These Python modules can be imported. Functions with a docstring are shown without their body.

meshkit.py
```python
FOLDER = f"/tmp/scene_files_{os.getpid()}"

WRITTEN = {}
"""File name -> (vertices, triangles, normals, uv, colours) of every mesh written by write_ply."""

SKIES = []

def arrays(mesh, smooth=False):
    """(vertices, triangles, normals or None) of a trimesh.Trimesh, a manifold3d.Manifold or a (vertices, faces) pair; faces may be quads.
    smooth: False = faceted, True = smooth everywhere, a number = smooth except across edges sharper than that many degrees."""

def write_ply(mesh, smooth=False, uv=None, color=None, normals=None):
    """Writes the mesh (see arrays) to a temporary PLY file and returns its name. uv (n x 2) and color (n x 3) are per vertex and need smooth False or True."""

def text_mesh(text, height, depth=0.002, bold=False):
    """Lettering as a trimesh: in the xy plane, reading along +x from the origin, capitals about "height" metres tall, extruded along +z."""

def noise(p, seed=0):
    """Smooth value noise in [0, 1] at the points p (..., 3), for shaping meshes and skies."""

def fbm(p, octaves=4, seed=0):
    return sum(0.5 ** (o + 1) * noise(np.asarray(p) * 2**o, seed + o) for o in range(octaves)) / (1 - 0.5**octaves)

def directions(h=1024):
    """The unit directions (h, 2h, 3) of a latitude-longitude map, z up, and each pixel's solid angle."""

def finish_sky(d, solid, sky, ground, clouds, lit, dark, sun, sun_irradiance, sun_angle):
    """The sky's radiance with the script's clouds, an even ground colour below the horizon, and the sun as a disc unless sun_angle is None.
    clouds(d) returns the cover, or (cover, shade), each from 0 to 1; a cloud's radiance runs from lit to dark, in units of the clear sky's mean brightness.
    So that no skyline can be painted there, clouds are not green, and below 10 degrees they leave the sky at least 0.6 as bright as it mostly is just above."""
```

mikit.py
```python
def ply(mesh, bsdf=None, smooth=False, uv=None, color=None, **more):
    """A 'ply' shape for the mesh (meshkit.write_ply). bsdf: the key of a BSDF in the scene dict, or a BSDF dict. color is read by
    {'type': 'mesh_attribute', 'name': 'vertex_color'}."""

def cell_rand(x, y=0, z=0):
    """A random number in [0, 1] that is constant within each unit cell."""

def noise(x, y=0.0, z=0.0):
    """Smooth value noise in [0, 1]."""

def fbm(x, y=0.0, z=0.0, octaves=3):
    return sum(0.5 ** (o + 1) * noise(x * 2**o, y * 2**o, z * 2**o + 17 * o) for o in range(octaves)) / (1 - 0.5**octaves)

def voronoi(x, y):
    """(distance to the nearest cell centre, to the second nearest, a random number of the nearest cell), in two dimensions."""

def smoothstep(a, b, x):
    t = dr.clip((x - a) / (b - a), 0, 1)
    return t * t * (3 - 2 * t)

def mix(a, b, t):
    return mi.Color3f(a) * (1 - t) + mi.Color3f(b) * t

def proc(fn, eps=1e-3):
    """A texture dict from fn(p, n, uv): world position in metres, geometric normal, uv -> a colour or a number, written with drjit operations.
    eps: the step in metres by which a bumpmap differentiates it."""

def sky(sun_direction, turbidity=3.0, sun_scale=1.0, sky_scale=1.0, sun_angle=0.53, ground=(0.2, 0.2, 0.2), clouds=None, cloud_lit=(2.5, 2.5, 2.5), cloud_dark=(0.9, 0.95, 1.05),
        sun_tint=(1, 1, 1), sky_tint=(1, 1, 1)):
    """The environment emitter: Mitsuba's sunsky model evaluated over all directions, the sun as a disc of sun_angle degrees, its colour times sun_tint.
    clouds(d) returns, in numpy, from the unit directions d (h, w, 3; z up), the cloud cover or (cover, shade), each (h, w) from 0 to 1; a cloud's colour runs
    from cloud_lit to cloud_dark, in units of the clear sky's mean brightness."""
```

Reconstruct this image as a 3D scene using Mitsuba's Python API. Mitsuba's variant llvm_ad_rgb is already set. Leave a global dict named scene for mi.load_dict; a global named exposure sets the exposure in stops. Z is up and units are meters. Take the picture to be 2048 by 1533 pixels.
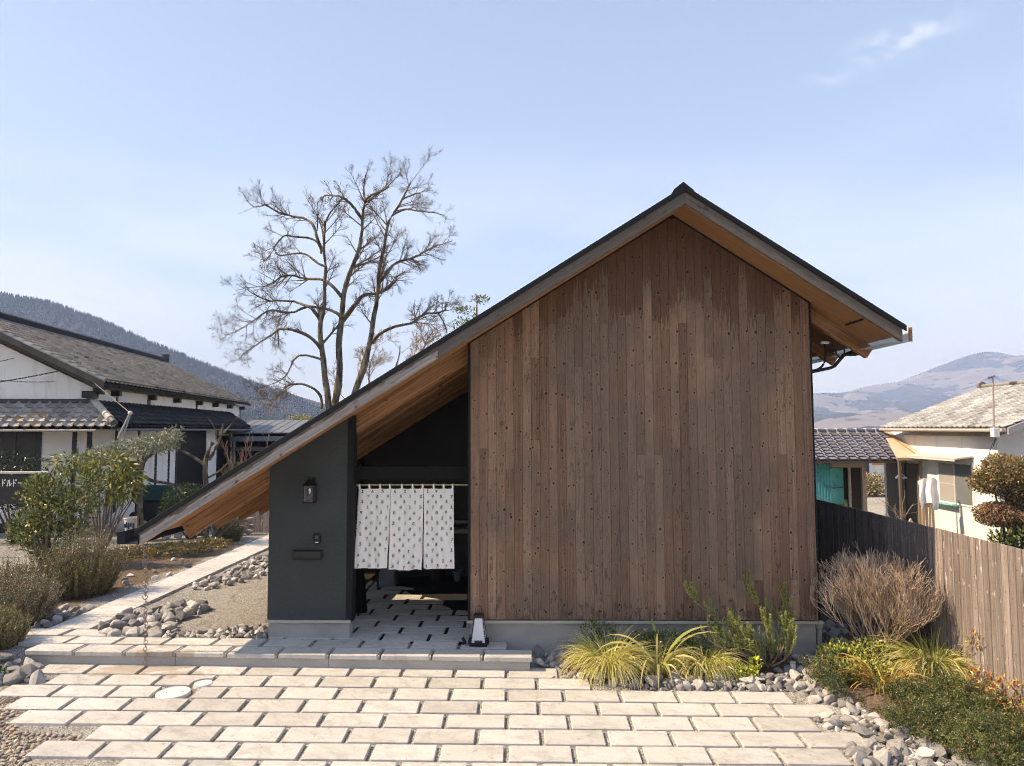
import math, json
import numpy as np
import drjit as dr
import mitsuba as mi
import mikit, meshkit
from scipy.spatial import ConvexHull

T = mi.ScalarTransform4f
scene, labels = {}, {}
rng = np.random.default_rng(7)

# ------------------------------------------------------------------ camera, sky, exposure
scene['camera'] = {'type': 'perspective', 'fov': 72.5, 'fov_axis': 'x', 'near_clip': 0.05, 'far_clip': 20000.0,
                   'to_world': T().look_at(origin=[0.7894, -9.6279, 2.5695], target=[0.7671, -8.6303, 2.6352], up=[0.005, -0.0656, 0.9978]),
                   'medium': {'type': 'ref', 'id': 'air'}}
SUN_EL, SUN_AZ = 43.4, 5.0          # the sun stands to the left, a few degrees in front of the facade plane
SUN = np.array([-math.cos(math.radians(SUN_EL)) * math.cos(math.radians(SUN_AZ)), -math.cos(math.radians(SUN_EL)) * math.sin(math.radians(SUN_AZ)), math.sin(math.radians(SUN_EL))])


def sky_clouds(d):
    az = np.degrees(np.arctan2(d[..., 0], d[..., 1]))
    el = np.degrees(np.arcsin(np.clip(d[..., 2], -1, 1)))
    q = np.stack([az * .34 - el * .12, el * .75 + az * .1, az * 0 + 3.0], -1)
    n = meshkit.fbm(q, 5, 11)
    fine = meshkit.fbm(q * 3.1 + 9, 4, 5)
    win = np.exp(-((az - 28.8) / 3.6) ** 2 - ((el - (26.3 + (az - 28.8) * .12)) / .85) ** 2) + .5 * np.exp(-((az - 24) / 2.0) ** 2 - ((el - 24.9) / .5) ** 2)
    wisps = np.clip((n * .55 + fine * .6 - .5) * 3.4, 0, 1) * np.clip(win * 1.3, 0, 1)
    q2 = np.stack([az * .055, el * .22, az * 0], -1)
    veil = np.clip((meshkit.fbm(q2, 5, 3) - .40) * 2.2, 0, 1) * np.clip((24 - el) / 20, 0, 1) * .6
    return np.clip(wisps * .36 + veil + .17, 0, 1)


scene['sky'] = mikit.sky(SUN.tolist(), turbidity=3.4, clouds=sky_clouds, cloud_lit=(2.3, 2.3, 2.32), cloud_dark=(1.3, 1.35, 1.45), sun_tint=(1.0, .97, .915), ground=(.3, .28, .25), sky_tint=(1.02, 1.0, 1.0))
exposure = 2.6

# ------------------------------------------------------------------ mesh helpers
_t = []
for sx in (-1, 1):
    for sy in (-1, 1):
        for sz in (-1, 1):
            for a in range(3):
                _t.append((sx, sy, sz, a))
_tv = np.array([[(s if a == k else s * .8) for k, s in enumerate((x, y, z))] for x, y, z, a in _t], float)
_h = ConvexHull(_tv)
_f = _h.simplices.copy()
for i, tri in enumerate(_f):
    p = _tv[tri]
    if np.dot(np.cross(p[1] - p[0], p[2] - p[0]), p.mean(0)) < 0:
        _f[i] = tri[::-1]
CH_S, CH_A, CH_F = np.array([q[:3] for q in _t], float), np.array([q[3] for q in _t]), _f
BX_V = np.array([[x, y, z] for x in (-1, 1) for y in (-1, 1) for z in (-1, 1)], float)
BX_F = np.array([[0, 1, 3], [0, 3, 2], [4, 6, 7], [4, 7, 5], [0, 4, 5], [0, 5, 1], [2, 3, 7], [2, 7, 6], [0, 2, 6], [0, 6, 4], [1, 5, 7], [1, 7, 3]])


class MB:
    def __init__(self):
        self.v, self.f, self.uv, self.c, self.n = [], [], [], [], 0

    def add(self, v, f, uv=None, col=None):
        v, f = np.asarray(v, float), np.asarray(f, int)
        if f.ndim == 2 and f.shape[1] == 4:
            f = np.vstack([f[:, [0, 1, 2]], f[:, [0, 2, 3]]])
        self.v.append(v)
        self.f.append(f + self.n)
        self.n += len(v)
        if uv is not None:
            self.uv.append(np.broadcast_to(np.asarray(uv, float), (len(v), 2)))
        if col is not None:
            self.c.append(np.broadcast_to(np.asarray(col, float), (len(v), 3)))
        return self

    def obox(self, o, A, B, C, bev=.006, seed=None, col=None, uvmode='len'):
        """Oriented chamfered box: centre o, half vectors A (length), B, C."""
        A, B, C = (np.asarray(k, float) for k in (A, B, C))
        h = np.array([np.linalg.norm(k) for k in (A, B, C)])
        if bev > 0:
            b = min(bev, h.min() * .45)
            s = CH_S.copy()
            for k in range(3):
                s[:, k] *= np.where(CH_A == k, 1, 1 - b / h[k])
            f = CH_F
        else:
            s, f = BX_V, BX_F
        v = np.asarray(o, float) + s[:, :1] * A + s[:, 1:2] * B + s[:, 2:] * C
        uv = None
        if seed is not None:
            if uvmode == 'seed':
                uv = np.stack([np.full(len(v), seed), s[:, 1] * h[1]], 1)
            else:
                uv = np.stack([s[:, 0] * h[0] + seed * 91.7, s[:, 1] * h[1] + s[:, 2] * h[2] + seed * 13.1], 1)
        return self.add(v, f, uv, col)

    def box(self, x0, x1, y0, y1, z0, z1, bev=.006, **k):
        return self.obox([(x0 + x1) / 2, (y0 + y1) / 2, (z0 + z1) / 2], [(x1 - x0) / 2, 0, 0], [0, (y1 - y0) / 2, 0], [0, 0, (z1 - z0) / 2], bev, **k)

    def tubes(self, P, R, sides=5, col=None, uv=None, cap=False):
        """P (n,k,3) polylines, R (n,k) radii."""
        P, R = np.asarray(P, float), np.asarray(R, float)
        n, k = P.shape[:2]
        t = np.gradient(P, axis=1)
        t /= np.linalg.norm(t, axis=2, keepdims=True) + 1e-12
        ref = np.where(np.abs(t[..., 2:]) < .9, np.array([0, 0, 1.0]), np.array([1.0, 0, 0]))
        a = np.cross(t, ref)
        a /= np.linalg.norm(a, axis=2, keepdims=True) + 1e-12
        b = np.cross(t, a)
        ang = np.arange(sides) * 2 * np.pi / sides
        v = P[:, :, None] + R[:, :, None, None] * (np.cos(ang)[:, None] * a[:, :, None] + np.sin(ang)[:, None] * b[:, :, None])
        i, j, m = np.meshgrid(np.arange(n), np.arange(k - 1), np.arange(sides), indexing='ij')
        base = i * k * sides + j * sides
        q = np.stack([base + m, base + (m + 1) % sides, base + sides + (m + 1) % sides, base + sides + m], -1).reshape(-1, 4)
        c = None
        if col is not None:
            col = np.asarray(col, float)
            c = np.repeat(np.broadcast_to(col, (n, 3)), k * sides, 0) if col.ndim <= 2 else col
        u = None
        if uv is not None:
            u = np.broadcast_to(np.asarray(uv, float), (n * k * sides, 2))
        self.add(v.reshape(-1, 3), q, u, c)
        if cap:
            for e, order in ((0, 1), (k - 1, -1)):
                for ii in range(n):
                    ring = v[ii, e]
                    self.add(np.vstack([ring, ring.mean(0)]), np.array([[x, (x + 1) % sides, sides][::-order] for x in range(sides)]), None if uv is None else np.asarray(uv, float), None if col is None else c[0])
        return self

    def tube(self, pts, r, sides=6, col=None, cap=True, uv=None):
        pts = np.asarray(pts, float)
        r = np.broadcast_to(np.asarray(r, float), (len(pts),))
        return self.tubes(pts[None], r[None], sides, None if col is None else np.asarray(col)[None], uv, cap)

    def prism(self, poly, origin, ex, ey, ez, col=None, uv=None):
        """poly (n,2) convex-ish outline in the ex, ey plane, extruded by vector ez (ear clipped by trimesh)."""
        from shapely.geometry import Polygon
        import trimesh
        m = trimesh.creation.extrude_polygon(poly if hasattr(poly, 'exterior') else Polygon(poly), 1.0, engine='earcut')
        v = np.array(m.vertices)
        ex, ey, ez, o = (np.asarray(k, float) for k in (ex, ey, ez, origin))
        w = o + v[:, :1] * ex + v[:, 1:2] * ey + v[:, 2:] * ez
        f = np.array(m.faces)
        if np.dot(np.cross(ex, ey), ez) < 0:
            f = f[:, ::-1]
        return self.add(w, f, uv, col)

    def lathe(self, prof, o, n=16, col=None, axis=None, uv=None):
        """prof list of (r, z) revolved about the vertical through o."""
        prof = np.asarray(prof, float)
        ang = np.arange(n) * 2 * np.pi / n
        v = np.stack([prof[:, None, 0] * np.cos(ang), prof[:, None, 0] * np.sin(ang), np.repeat(prof[:, 1:], n, 1)], -1).reshape(-1, 3) + np.asarray(o, float)
        k = len(prof)
        i, j = np.meshgrid(np.arange(k - 1), np.arange(n), indexing='ij')
        q = np.stack([i * n + j, i * n + (j + 1) % n, (i + 1) * n + (j + 1) % n, (i + 1) * n + j], -1).reshape(-1, 4)
        return self.add(v, q, uv, col)

    def leaves(self, P, D, N, L, W, col, fold=.25):
        """Pointed leaf blades: base P, direction D, rough normal N, length L, width W, colour (n,3)."""
        n = len(P)
        D = D / (np.linalg.norm(D, axis=1, keepdims=True) + 1e-9)
        S = np.cross(D, N)
        S /= np.linalg.norm(S, axis=1, keepdims=True) + 1e-9
        M = np.cross(S, D)
        L, W = (np.broadcast_to(np.asarray(k, float), (n,))[:, None] for k in (L, W))
        mid = P + D * L * .45
        v = np.stack([P, mid + S * W / 2 + M * W * fold, P + D * L - M * L * .08, mid - S * W / 2 + M * W * fold], 1).reshape(-1, 3)
        b = np.arange(n)[:, None] * 4
        f = np.concatenate([b + [0, 1, 2], b + [0, 2, 3]])
        return self.add(v, f, None, np.repeat(np.broadcast_to(col, (n, 3)), 4, 0))

    def blades(self, base, az, L, lean, w, col, droop=1.0, seg=7, tip=None):
        """Arching strap leaves or grass blades."""
        n = len(base)
        t = np.linspace(0, 1, seg)[None, :]
        L, lean, w, droop = (np.broadcast_to(np.asarray(k, float), (n,))[:, None] for k in (L, lean, w, droop))
        ang = (np.pi / 2 - lean * .45) - (lean * .9 + droop) * t ** 1.25
        dl = L / (seg - 1)
        hx = np.concatenate([np.zeros((n, 1)), np.cumsum(np.cos(ang[:, 1:]) * dl, 1)], 1)
        hz = np.concatenate([np.zeros((n, 1)), np.cumsum(np.sin(ang[:, 1:]) * dl, 1)], 1)
        ca, sa = np.cos(az)[:, None], np.sin(az)[:, None]
        c = base[:, None, :] + np.stack([hx * ca, hx * sa, hz], -1)
        tw = rng.normal(0, .5, (n, 1))
        side = np.stack([-sa * np.cos(tw) + 0 * t, ca * np.cos(tw) + 0 * t, np.sin(tw) + 0 * t], -1)
        wt = w * np.clip(np.minimum(.55 + t * 2, (1 - t) * 2.4 + .04), 0, 1)
        v = np.stack([c - side * wt[..., None] / 2, c + side * wt[..., None] / 2], 2).reshape(-1, 3)
        i, j = np.meshgrid(np.arange(n), np.arange(seg - 1), indexing='ij')
        b = (i * seg + j) * 2
        q = np.stack([b, b + 1, b + 3, b + 2], -1).reshape(-1, 4)
        col = np.broadcast_to(col, (n, 3))
        if tip is None:
            cc = np.repeat(col, seg * 2, 0)
        else:
            cc = (col[:, None] * (1 - t[..., None] ** 3) + np.asarray(tip) * t[..., None] ** 3)
            cc = np.repeat(cc, 2, 1).reshape(-1, 3)
        return self.add(v, q, None, cc)

    def get(self):
        return np.vstack(self.v), np.vstack(self.f), (np.vstack(self.uv) if self.uv else None), (np.vstack(self.c) if self.c else None)


def number(key):
    if key not in scene and key not in labels:
        return key
    n = 1
    while f'{key}_{n:03d}' in scene or f'{key}_{n:03d}' in labels:
        n += 1
    return f'{key}_{n:03d}'


_next = {}


def put(name, mb, mat, smooth=False, parent=None, label=None, cat=None, group=None, kind=None, **more):
    """One entry of scene: a thing of one mesh, or a part under its parent."""
    stem = f'{parent}__{name}' if parent else name
    n = _next.get(stem, 0)
    _next[stem] = n + 1
    key = stem if n == 0 else f'{stem}_{n:03d}'
    if isinstance(mb, dict):
        scene[key] = {**mb, **more}
    else:
        v, f, uv, c = mb.get()
        scene[key] = mikit.ply((v, f), mat, smooth if (uv is None and c is None) or isinstance(smooth, bool) else True, uv=uv, color=c, **more)
    tag(key, label, cat, group, kind)
    return key


def tag(key, label=None, cat=None, group=None, kind=None):
    d = {k: x for k, x in (('label', label), ('category', cat), ('group', group), ('kind', kind)) if x}
    if d:
        labels[key] = {**labels.get(key, {}), **d}
    return key


def thing(name, label, cat, group=None, kind=None):
    n = _next.get(name, 0)
    _next[name] = n + 1
    key = name if n == 0 else f'{name}_{n:03d}'
    return tag(key, label, cat, group, kind)


# ------------------------------------------------------------------ materials
N, FB, MX, SS, CR, VO = mikit.noise, mikit.fbm, mikit.mix, mikit.smoothstep, mikit.cell_rand, mikit.voronoi
VC = {'type': 'mesh_attribute', 'name': 'vertex_color'}


def rgb(*c):
    return {'type': 'rgb', 'value': list(c)}


def mat(name, color, rough=.8, spec=.3, metallic=0.0, bump=None, scale=None, eps=1e-3, **more):
    if callable(color):
        color = mikit.proc(color)
    elif isinstance(color, tuple):
        color = rgb(*color)
    b = {'type': 'principled', 'base_color': color, 'roughness': rough, 'specular': spec, 'metallic': metallic, **more}
    if bump is not None:
        b = {'type': 'bumpmap', 'arbitrary': mikit.proc(bump, eps), 'scale': scale or 1.0, 'bsdf': b}
    scene[name] = {'type': 'twosided', 'bsdf': b}


def t_paver(p, n, uv):
    s = uv.x
    base = MX((.425, .41, .385), (.53, .513, .487), s)
    mott = FB(p.x * 2.3 + s * 40, p.y * 5.5, s * 9, 4)
    grain = N(p.x * 170, p.y * 170, p.z * 170)
    fleck = SS(.86, .92, N(p.x * 33 + s * 17, p.y * 33, p.z * 33))
    vein = SS(.06, .0, dr.abs(FB(p.x * 3.1 + s * 23, p.y * 6 + p.x * 2, s * 5, 4) - .5)) * .12
    dirt = SS(.58, .68, FB(p.x * 7 + s * 5, p.y * 12, 2.0, 4)) * .10
    c = base * (.86 + .28 * mott) * (.90 + .20 * grain) * (1 - .26 * fleck) * (1 - vein) * (1 - dirt)
    d = dr.sqrt(dr.square((p.x + 4.0) / 1.25) + dr.square((p.y + .8) / .42))
    st = SS(.50, .62, FB(p.x * 4.5, p.y * 9, 3.0, 4) * .75 + .42 - d * .45)
    return MX(c, mi.Color3f(.27, .19, .11) * (.7 + .6 * mott), st * .5)


def t_cedar(p, n, uv):
    s, lx = uv.x, uv.y
    k = s * 53.7
    streak = FB(lx * 95 + k, p.z * 1.6, k, 4)
    fine = N(lx * 420 + k, p.z * 14, k)
    tone = CR(s * 997.0, 3.0, 1.0)
    dk = MX((.142, .080, .051), (.190, .122, .085), tone)
    lt = MX((.285, .168, .110), (.345, .226, .156), CR(s * 997.0, 5.0, 1.0))
    c = MX(dk, lt, .5 + (SS(.2, .8, streak) - .5) * .75) * (.78 + .42 * fine) * (.78 + .44 * tone)
    mott = FB(lx * 9 + k, p.z * 2.2, k + 4, 4)
    c = c * (.89 + .22 * mott)
    grey = SS(.47, .62, FB(p.x * 1.1 + 3, p.z * .75, 6.0, 4) + (streak - .5) * .35 + (tone - .5) * .10)
    c = MX(c, mi.Color3f(.125, .100, .080) * (.7 + .6 * fine), grey * .6)
    # fresh reddish wood that rain has not reached, darkened further as painted eave shade, each board with its own ragged end below the gable
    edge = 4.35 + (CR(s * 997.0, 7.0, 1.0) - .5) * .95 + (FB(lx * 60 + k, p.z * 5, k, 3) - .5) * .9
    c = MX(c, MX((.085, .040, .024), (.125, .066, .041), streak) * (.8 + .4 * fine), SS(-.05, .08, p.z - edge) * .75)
    # dark mould blotches low on the boards
    mould = SS(.60, .68, FB(lx * 34 + k, p.z * 11, k, 4) + SS(.45, .0, p.z) * .15 - .07)
    c = MX(c, mi.Color3f(.045, .040, .030), mould * .55)
    # knots
    out = mi.Float(0)
    halo = mi.Float(0)
    for cell, q in ((.27, 11.0), (.41, 23.0)):
        i = dr.floor(p.z / cell)
        kx = (CR(i, s * 997.0, q) - .5) * .092
        kz = (i + .2 + .6 * CR(i, s * 997.0, q + 1)) * cell
        r = .0056 + .0150 * CR(i, s * 997.0, q + 2) * CR(i, s * 997.0, q + 5)
        on = dr.select(CR(i, s * 997.0, q + 3) < .62, 1.0, 0.0)
        d = dr.sqrt(dr.square((lx - kx) / r) + dr.square((p.z - kz) / (r * 1.25)))
        d = d + (N(lx * 300, p.z * 300, k) - .5) * .5
        out = dr.maximum(out, on * (1 - SS(.8, 1.15, d)))
        halo = dr.maximum(halo, on * (1 - SS(1.1, 2.6, d)))
    c = MX(c, c * 1.28, halo * .75)
    return MX(c, mi.Color3f(.022, .018, .017), out * .92)


def b_cedar(p, n, uv):
    return FB(uv.y * 130 + uv.x * 53, p.z * 2.5, uv.x * 53, 3)


def t_fascia(p, n, uv):
    g = FB(uv.x * 2.2, uv.y * 70, 1.0, 4)
    f = N(uv.x * 16, uv.y * 330, 2.0)
    c = MX((.24, .212, .195), (.39, .35, .325), SS(.2, .8, g)) * (.82 + .36 * f)
    m = SS(.50, .60, FB(uv.x * 5.0, uv.y * 40, 5.0, 4) * .55 + .215 + uv.y * 4.0 + (N(uv.x * 1.3, 3.0, 1.0) - .5) * .22)
    c = MX(c, mi.Color3f(.085, .072, .058) * (.6 + .8 * f), m * .8)
    kn = SS(.90, .94, N(uv.x * 9.0, uv.y * 38, 9.0))
    return MX(c, mi.Color3f(.07, .05, .045), kn * .8)


def t_rafter(p, n, uv):
    g = FB(uv.x * 1.6, uv.y * 60, 3.0, 4)
    f = N(uv.x * 12, uv.y * 260, 4.0)
    c = MX((.20, .098, .045), (.36, .205, .105), SS(.25, .75, g)) * (.85 + .3 * f)
    kn = SS(.90, .94, N(uv.x * 7.0, uv.y * 34, 12.0))
    return MX(c, mi.Color3f(.10, .045, .02), kn * .85)


def t_ply(p, n, uv):
    g = FB(p.x * 3 + p.y * 1.5, p.y * 26, p.z * 3, 4)
    return MX((.24, .125, .060), (.36, .205, .105), g)


def t_fence(p, n, uv):
    s, ly = uv.x, uv.y
    k = s * 41.3
    g = FB(ly * 80 + k, p.z * 1.5, k, 4)
    f = N(ly * 380 + k, p.z * 12, k)
    tone = CR(s * 997.0, 2.0, 4.0)
    c = MX((.175, .142, .128), (.31, .265, .245), SS(.25, .75, g)) * (.8 + .35 * f) * (.72 + .5 * tone)
    worn = SS(.70, .76, FB(ly * 34 + k, p.z * 8.5, k + 2, 4))
    c = MX(c, mi.Color3f(.56, .51, .47), worn * .75)
    i = dr.floor(p.z / .31)
    d = dr.sqrt(dr.square((ly - (CR(i, s * 997.0, 3.0) - .5) * .07) / .007) + dr.square((p.z - (i + .5 * CR(i, s * 997.0, 4.0) + .2) * .31) / .01))
    return MX(c, mi.Color3f(.05, .04, .035), (1 - SS(.8, 1.2, d)) * .8)


def t_rock(p, n, uv):
    s = uv.x
    base = MX((.19, .185, .185), (.50, .475, .45), s)
    sp = N(p.x * 140, p.y * 140, p.z * 140)
    m = FB(p.x * 16, p.y * 16, p.z * 16, 4)
    vein = SS(.05, .0, dr.abs(FB(p.x * 9 + 7, p.y * 9, p.z * 14, 3) - .5)) * .25
    return base * (.68 + .55 * m) * (.86 + .28 * sp) + mi.Color3f(.1, .1, .1) * vein


def t_ground(p, n, uv):
    d, d2, w = VO(p.x * 70, p.y * 70)
    gt = MX((.15, .142, .130), (.45, .43, .40), w)
    gravel = gt * (.55 + .6 * SS(.0, .35, d2 - d)) * (.8 + .4 * FB(p.x * .9, p.y * .9, 0.0, 4))
    leafy = SS(.60, .68, FB(p.x * 9, p.y * 9, 2.0, 4))
    gravel = MX(gravel, mi.Color3f(.20, .155, .105), leafy * .35)
    soil = MX((.075, .055, .040), (.19, .145, .105), FB(p.x * 24, p.y * 24, 0.0, 4)) * (.7 + .6 * N(p.x * 90, p.y * 90, 1.0))
    wob = (FB(p.x * 2.3, p.y * 2.3, 7.0, 3) - .5) * .5
    bed = dr.maximum(SS(1.15, 1.45, p.x + wob) * SS(-1.0, -.85, p.y), SS(4.25, 4.45, p.x + wob) * SS(-4.2, -3.9, p.y)) * SS(8.5, 7.5, p.y)
    bed = dr.maximum(bed, SS(-6.3, -6.6, p.x + wob) * SS(-9.2, -8.6, p.x) * SS(-4.0, -3.5, p.y) * SS(9.0, 8.0, p.y))
    near = MX(gravel, soil, bed)
    r = dr.sqrt(p.x * p.x + p.y * p.y)
    grass = MX((.13, .12, .055), (.27, .235, .13), FB(p.x * .15, p.y * .15, 3.0, 5)) * (.75 + .5 * N(p.x * 4, p.y * 4, 5.0))
    return MX(near, grass, SS(26, 42, r + wob * 8))


def t_plaster(p, n, uv):
    m = FB(p.x * .8 + p.y * .8, p.z * 1.2, 1.0, 4)
    drip = SS(.58, .70, FB((p.x + p.y) * 5.5, p.z * .7, 3.0, 4))
    return MX((.86, .845, .82), (.76, .735, .70), m) * (.96 + .06 * N(p.x * 60, p.y * 60, p.z * 60)) * (1 - .10 * drip)


def t_concrete(p, n, uv):
    m = FB(p.x * 3.5, p.y * 3.5, p.z * 6, 4)
    pit = SS(.84, .9, N(p.x * 75, p.y * 75, p.z * 75))
    return MX((.30, .285, .265), (.42, .405, .385), m) * (.93 + .14 * N(p.x * 160, p.y * 160, p.z * 160)) * (1 - .35 * pit)


def t_stucco(p, n, uv):
    m = FB(p.x * 2.1, p.z * 2.1, 4.0, 4)
    spl = SS(.80, .86, N(p.x * 60, p.y * 60, p.z * 60)) * .35
    return MX((.036, .043, .044), (.055, .064, .065), m) * (.75 + .5 * N(p.x * 150, p.y * 150, p.z * 150)) * (1 + spl)


def b_stucco(p, n, uv):
    return FB(p.x * 75, p.y * 75, p.z * 75, 3)


def t_bark(p, n, uv):
    m = FB(p.x * 14, p.y * 14, p.z * 3.5, 4)
    lich = SS(.60, .70, FB(p.x * 4, p.y * 4, p.z * 3, 4))
    return MX(MX((.060, .046, .034), (.20, .165, .125), SS(.3, .7, m)), mi.Color3f(.30, .28, .20), lich * .5)


def t_hill(p, n, uv):
    m = FB(p.x * .011, p.y * .011, p.z * .02, 5)
    con = MX((.014, .022, .018), (.030, .038, .028), N(p.x * .07, p.y * .07, p.z * .1))
    dec = MX((.045, .037, .030), (.085, .066, .050), N(p.x * .06, p.y * .06, p.z * .09))
    return MX(con, dec, SS(.50, .62, m + SS(140.0, 20.0, p.z) * .10))


def t_mount(p, n, uv):
    m = FB(p.x * .0046, p.y * .0026, p.z * .009, 5)
    m2 = FB(p.x * .017 + 5, p.y * .012, p.z * .03, 4)
    wood = MX((.014, .018, .018), (.032, .034, .030), m2)
    bare = MX((.10, .09, .085), (.17, .15, .14), m2)
    return MX(wood, bare, SS(.525, .56, m + (m2 - .5) * .42))


def t_tin(p, n, uv):
    m = FB(p.x * 3, p.y * 3, p.z * 5, 4)
    return MX((.10, .42, .40), (.16, .52, .50), m) * (1 - .3 * SS(.62, .7, FB(p.x * 9, p.y * 9, p.z * 4, 3)))


mat('m_paver', t_paver, .75, .3, bump=lambda p, n, uv: FB(p.x * 90, p.y * 90, p.z * 90, 3), scale=.0012)
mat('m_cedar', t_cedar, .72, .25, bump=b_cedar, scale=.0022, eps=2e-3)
mat('m_fascia', t_fascia, .85, .2)
mat('m_rafter', t_rafter, .65, .3)
mat('m_ply', t_ply, .7, .3)
mat('m_fence', t_fence, .85, .2)
mat('m_rock', t_rock, .85, .25)
mat('m_ground', t_ground, .95, .1, bump=lambda p, n, uv: -VO(p.x * 70, p.y * 70)[0], scale=.006, eps=2e-3)
mat('m_plaster', t_plaster, .9, .15)
mat('m_concrete', t_concrete, .85, .2)
mat('m_stucco', t_stucco, .75, .3, bump=b_stucco, scale=.008, eps=3e-3)
mat('m_bark', t_bark, .95, .1)
mat('m_hill', t_hill, 1.0, 0.0)
mat('m_mount', t_mount, 1.0, 0.0)
mat('m_tin', t_tin, .5, .4)
mat('m_roofmetal', (.013, .015, .018), .6, .2)
mat('m_flash', (.40, .375, .32), .45, .5)
mat('m_black', (.010, .010, .011), .45, .4)
mat('m_dark', (.016, .017, .018), .8, .2)
mat('m_matte', VC, .9, .15)
mat('m_semi', VC, .5, .4)
mat('m_tile', VC, .5, .35)
mat('m_metal', (.55, .56, .57), .3, .5, metallic=1.0)
mat('m_gutter', (.72, .78, .82), .16, .5, metallic=1.0)
mat('m_chain', (.36, .30, .26), .38, .5, metallic=1.0)
mat('m_white', (.78, .78, .77), .5, .4)
mat('m_paint', VC, .35, .5)
scene['m_leaf'] = {'type': 'twosided', 'bsdf': {'type': 'principled', 'base_color': VC, 'roughness': .32, 'specular': .5}}
scene['m_thin'] = {'type': 'principledthin', 'base_color': VC, 'roughness': .55, 'diff_trans': .75, 'spec_trans': 0.0}
scene['m_cloth'] = {'type': 'principledthin', 'base_color': rgb(.90, .87, .82), 'roughness': .9, 'diff_trans': .22, 'spec_trans': 0.0}
scene['m_sheet'] = {'type': 'twosided', 'bsdf': {'type': 'diffuse', 'reflectance': rgb(.84, .86, .88)}}
scene['m_paper'] = {'type': 'principledthin', 'base_color': rgb(.86, .86, .87), 'roughness': .7, 'diff_trans': .5, 'spec_trans': 0.0}
scene['m_poly'] = {'type': 'principledthin', 'base_color': rgb(.80, .86, .90), 'roughness': .3, 'diff_trans': 1.1, 'spec_trans': 0.0}
scene['m_pane'] = {'type': 'thindielectric'}
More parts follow.
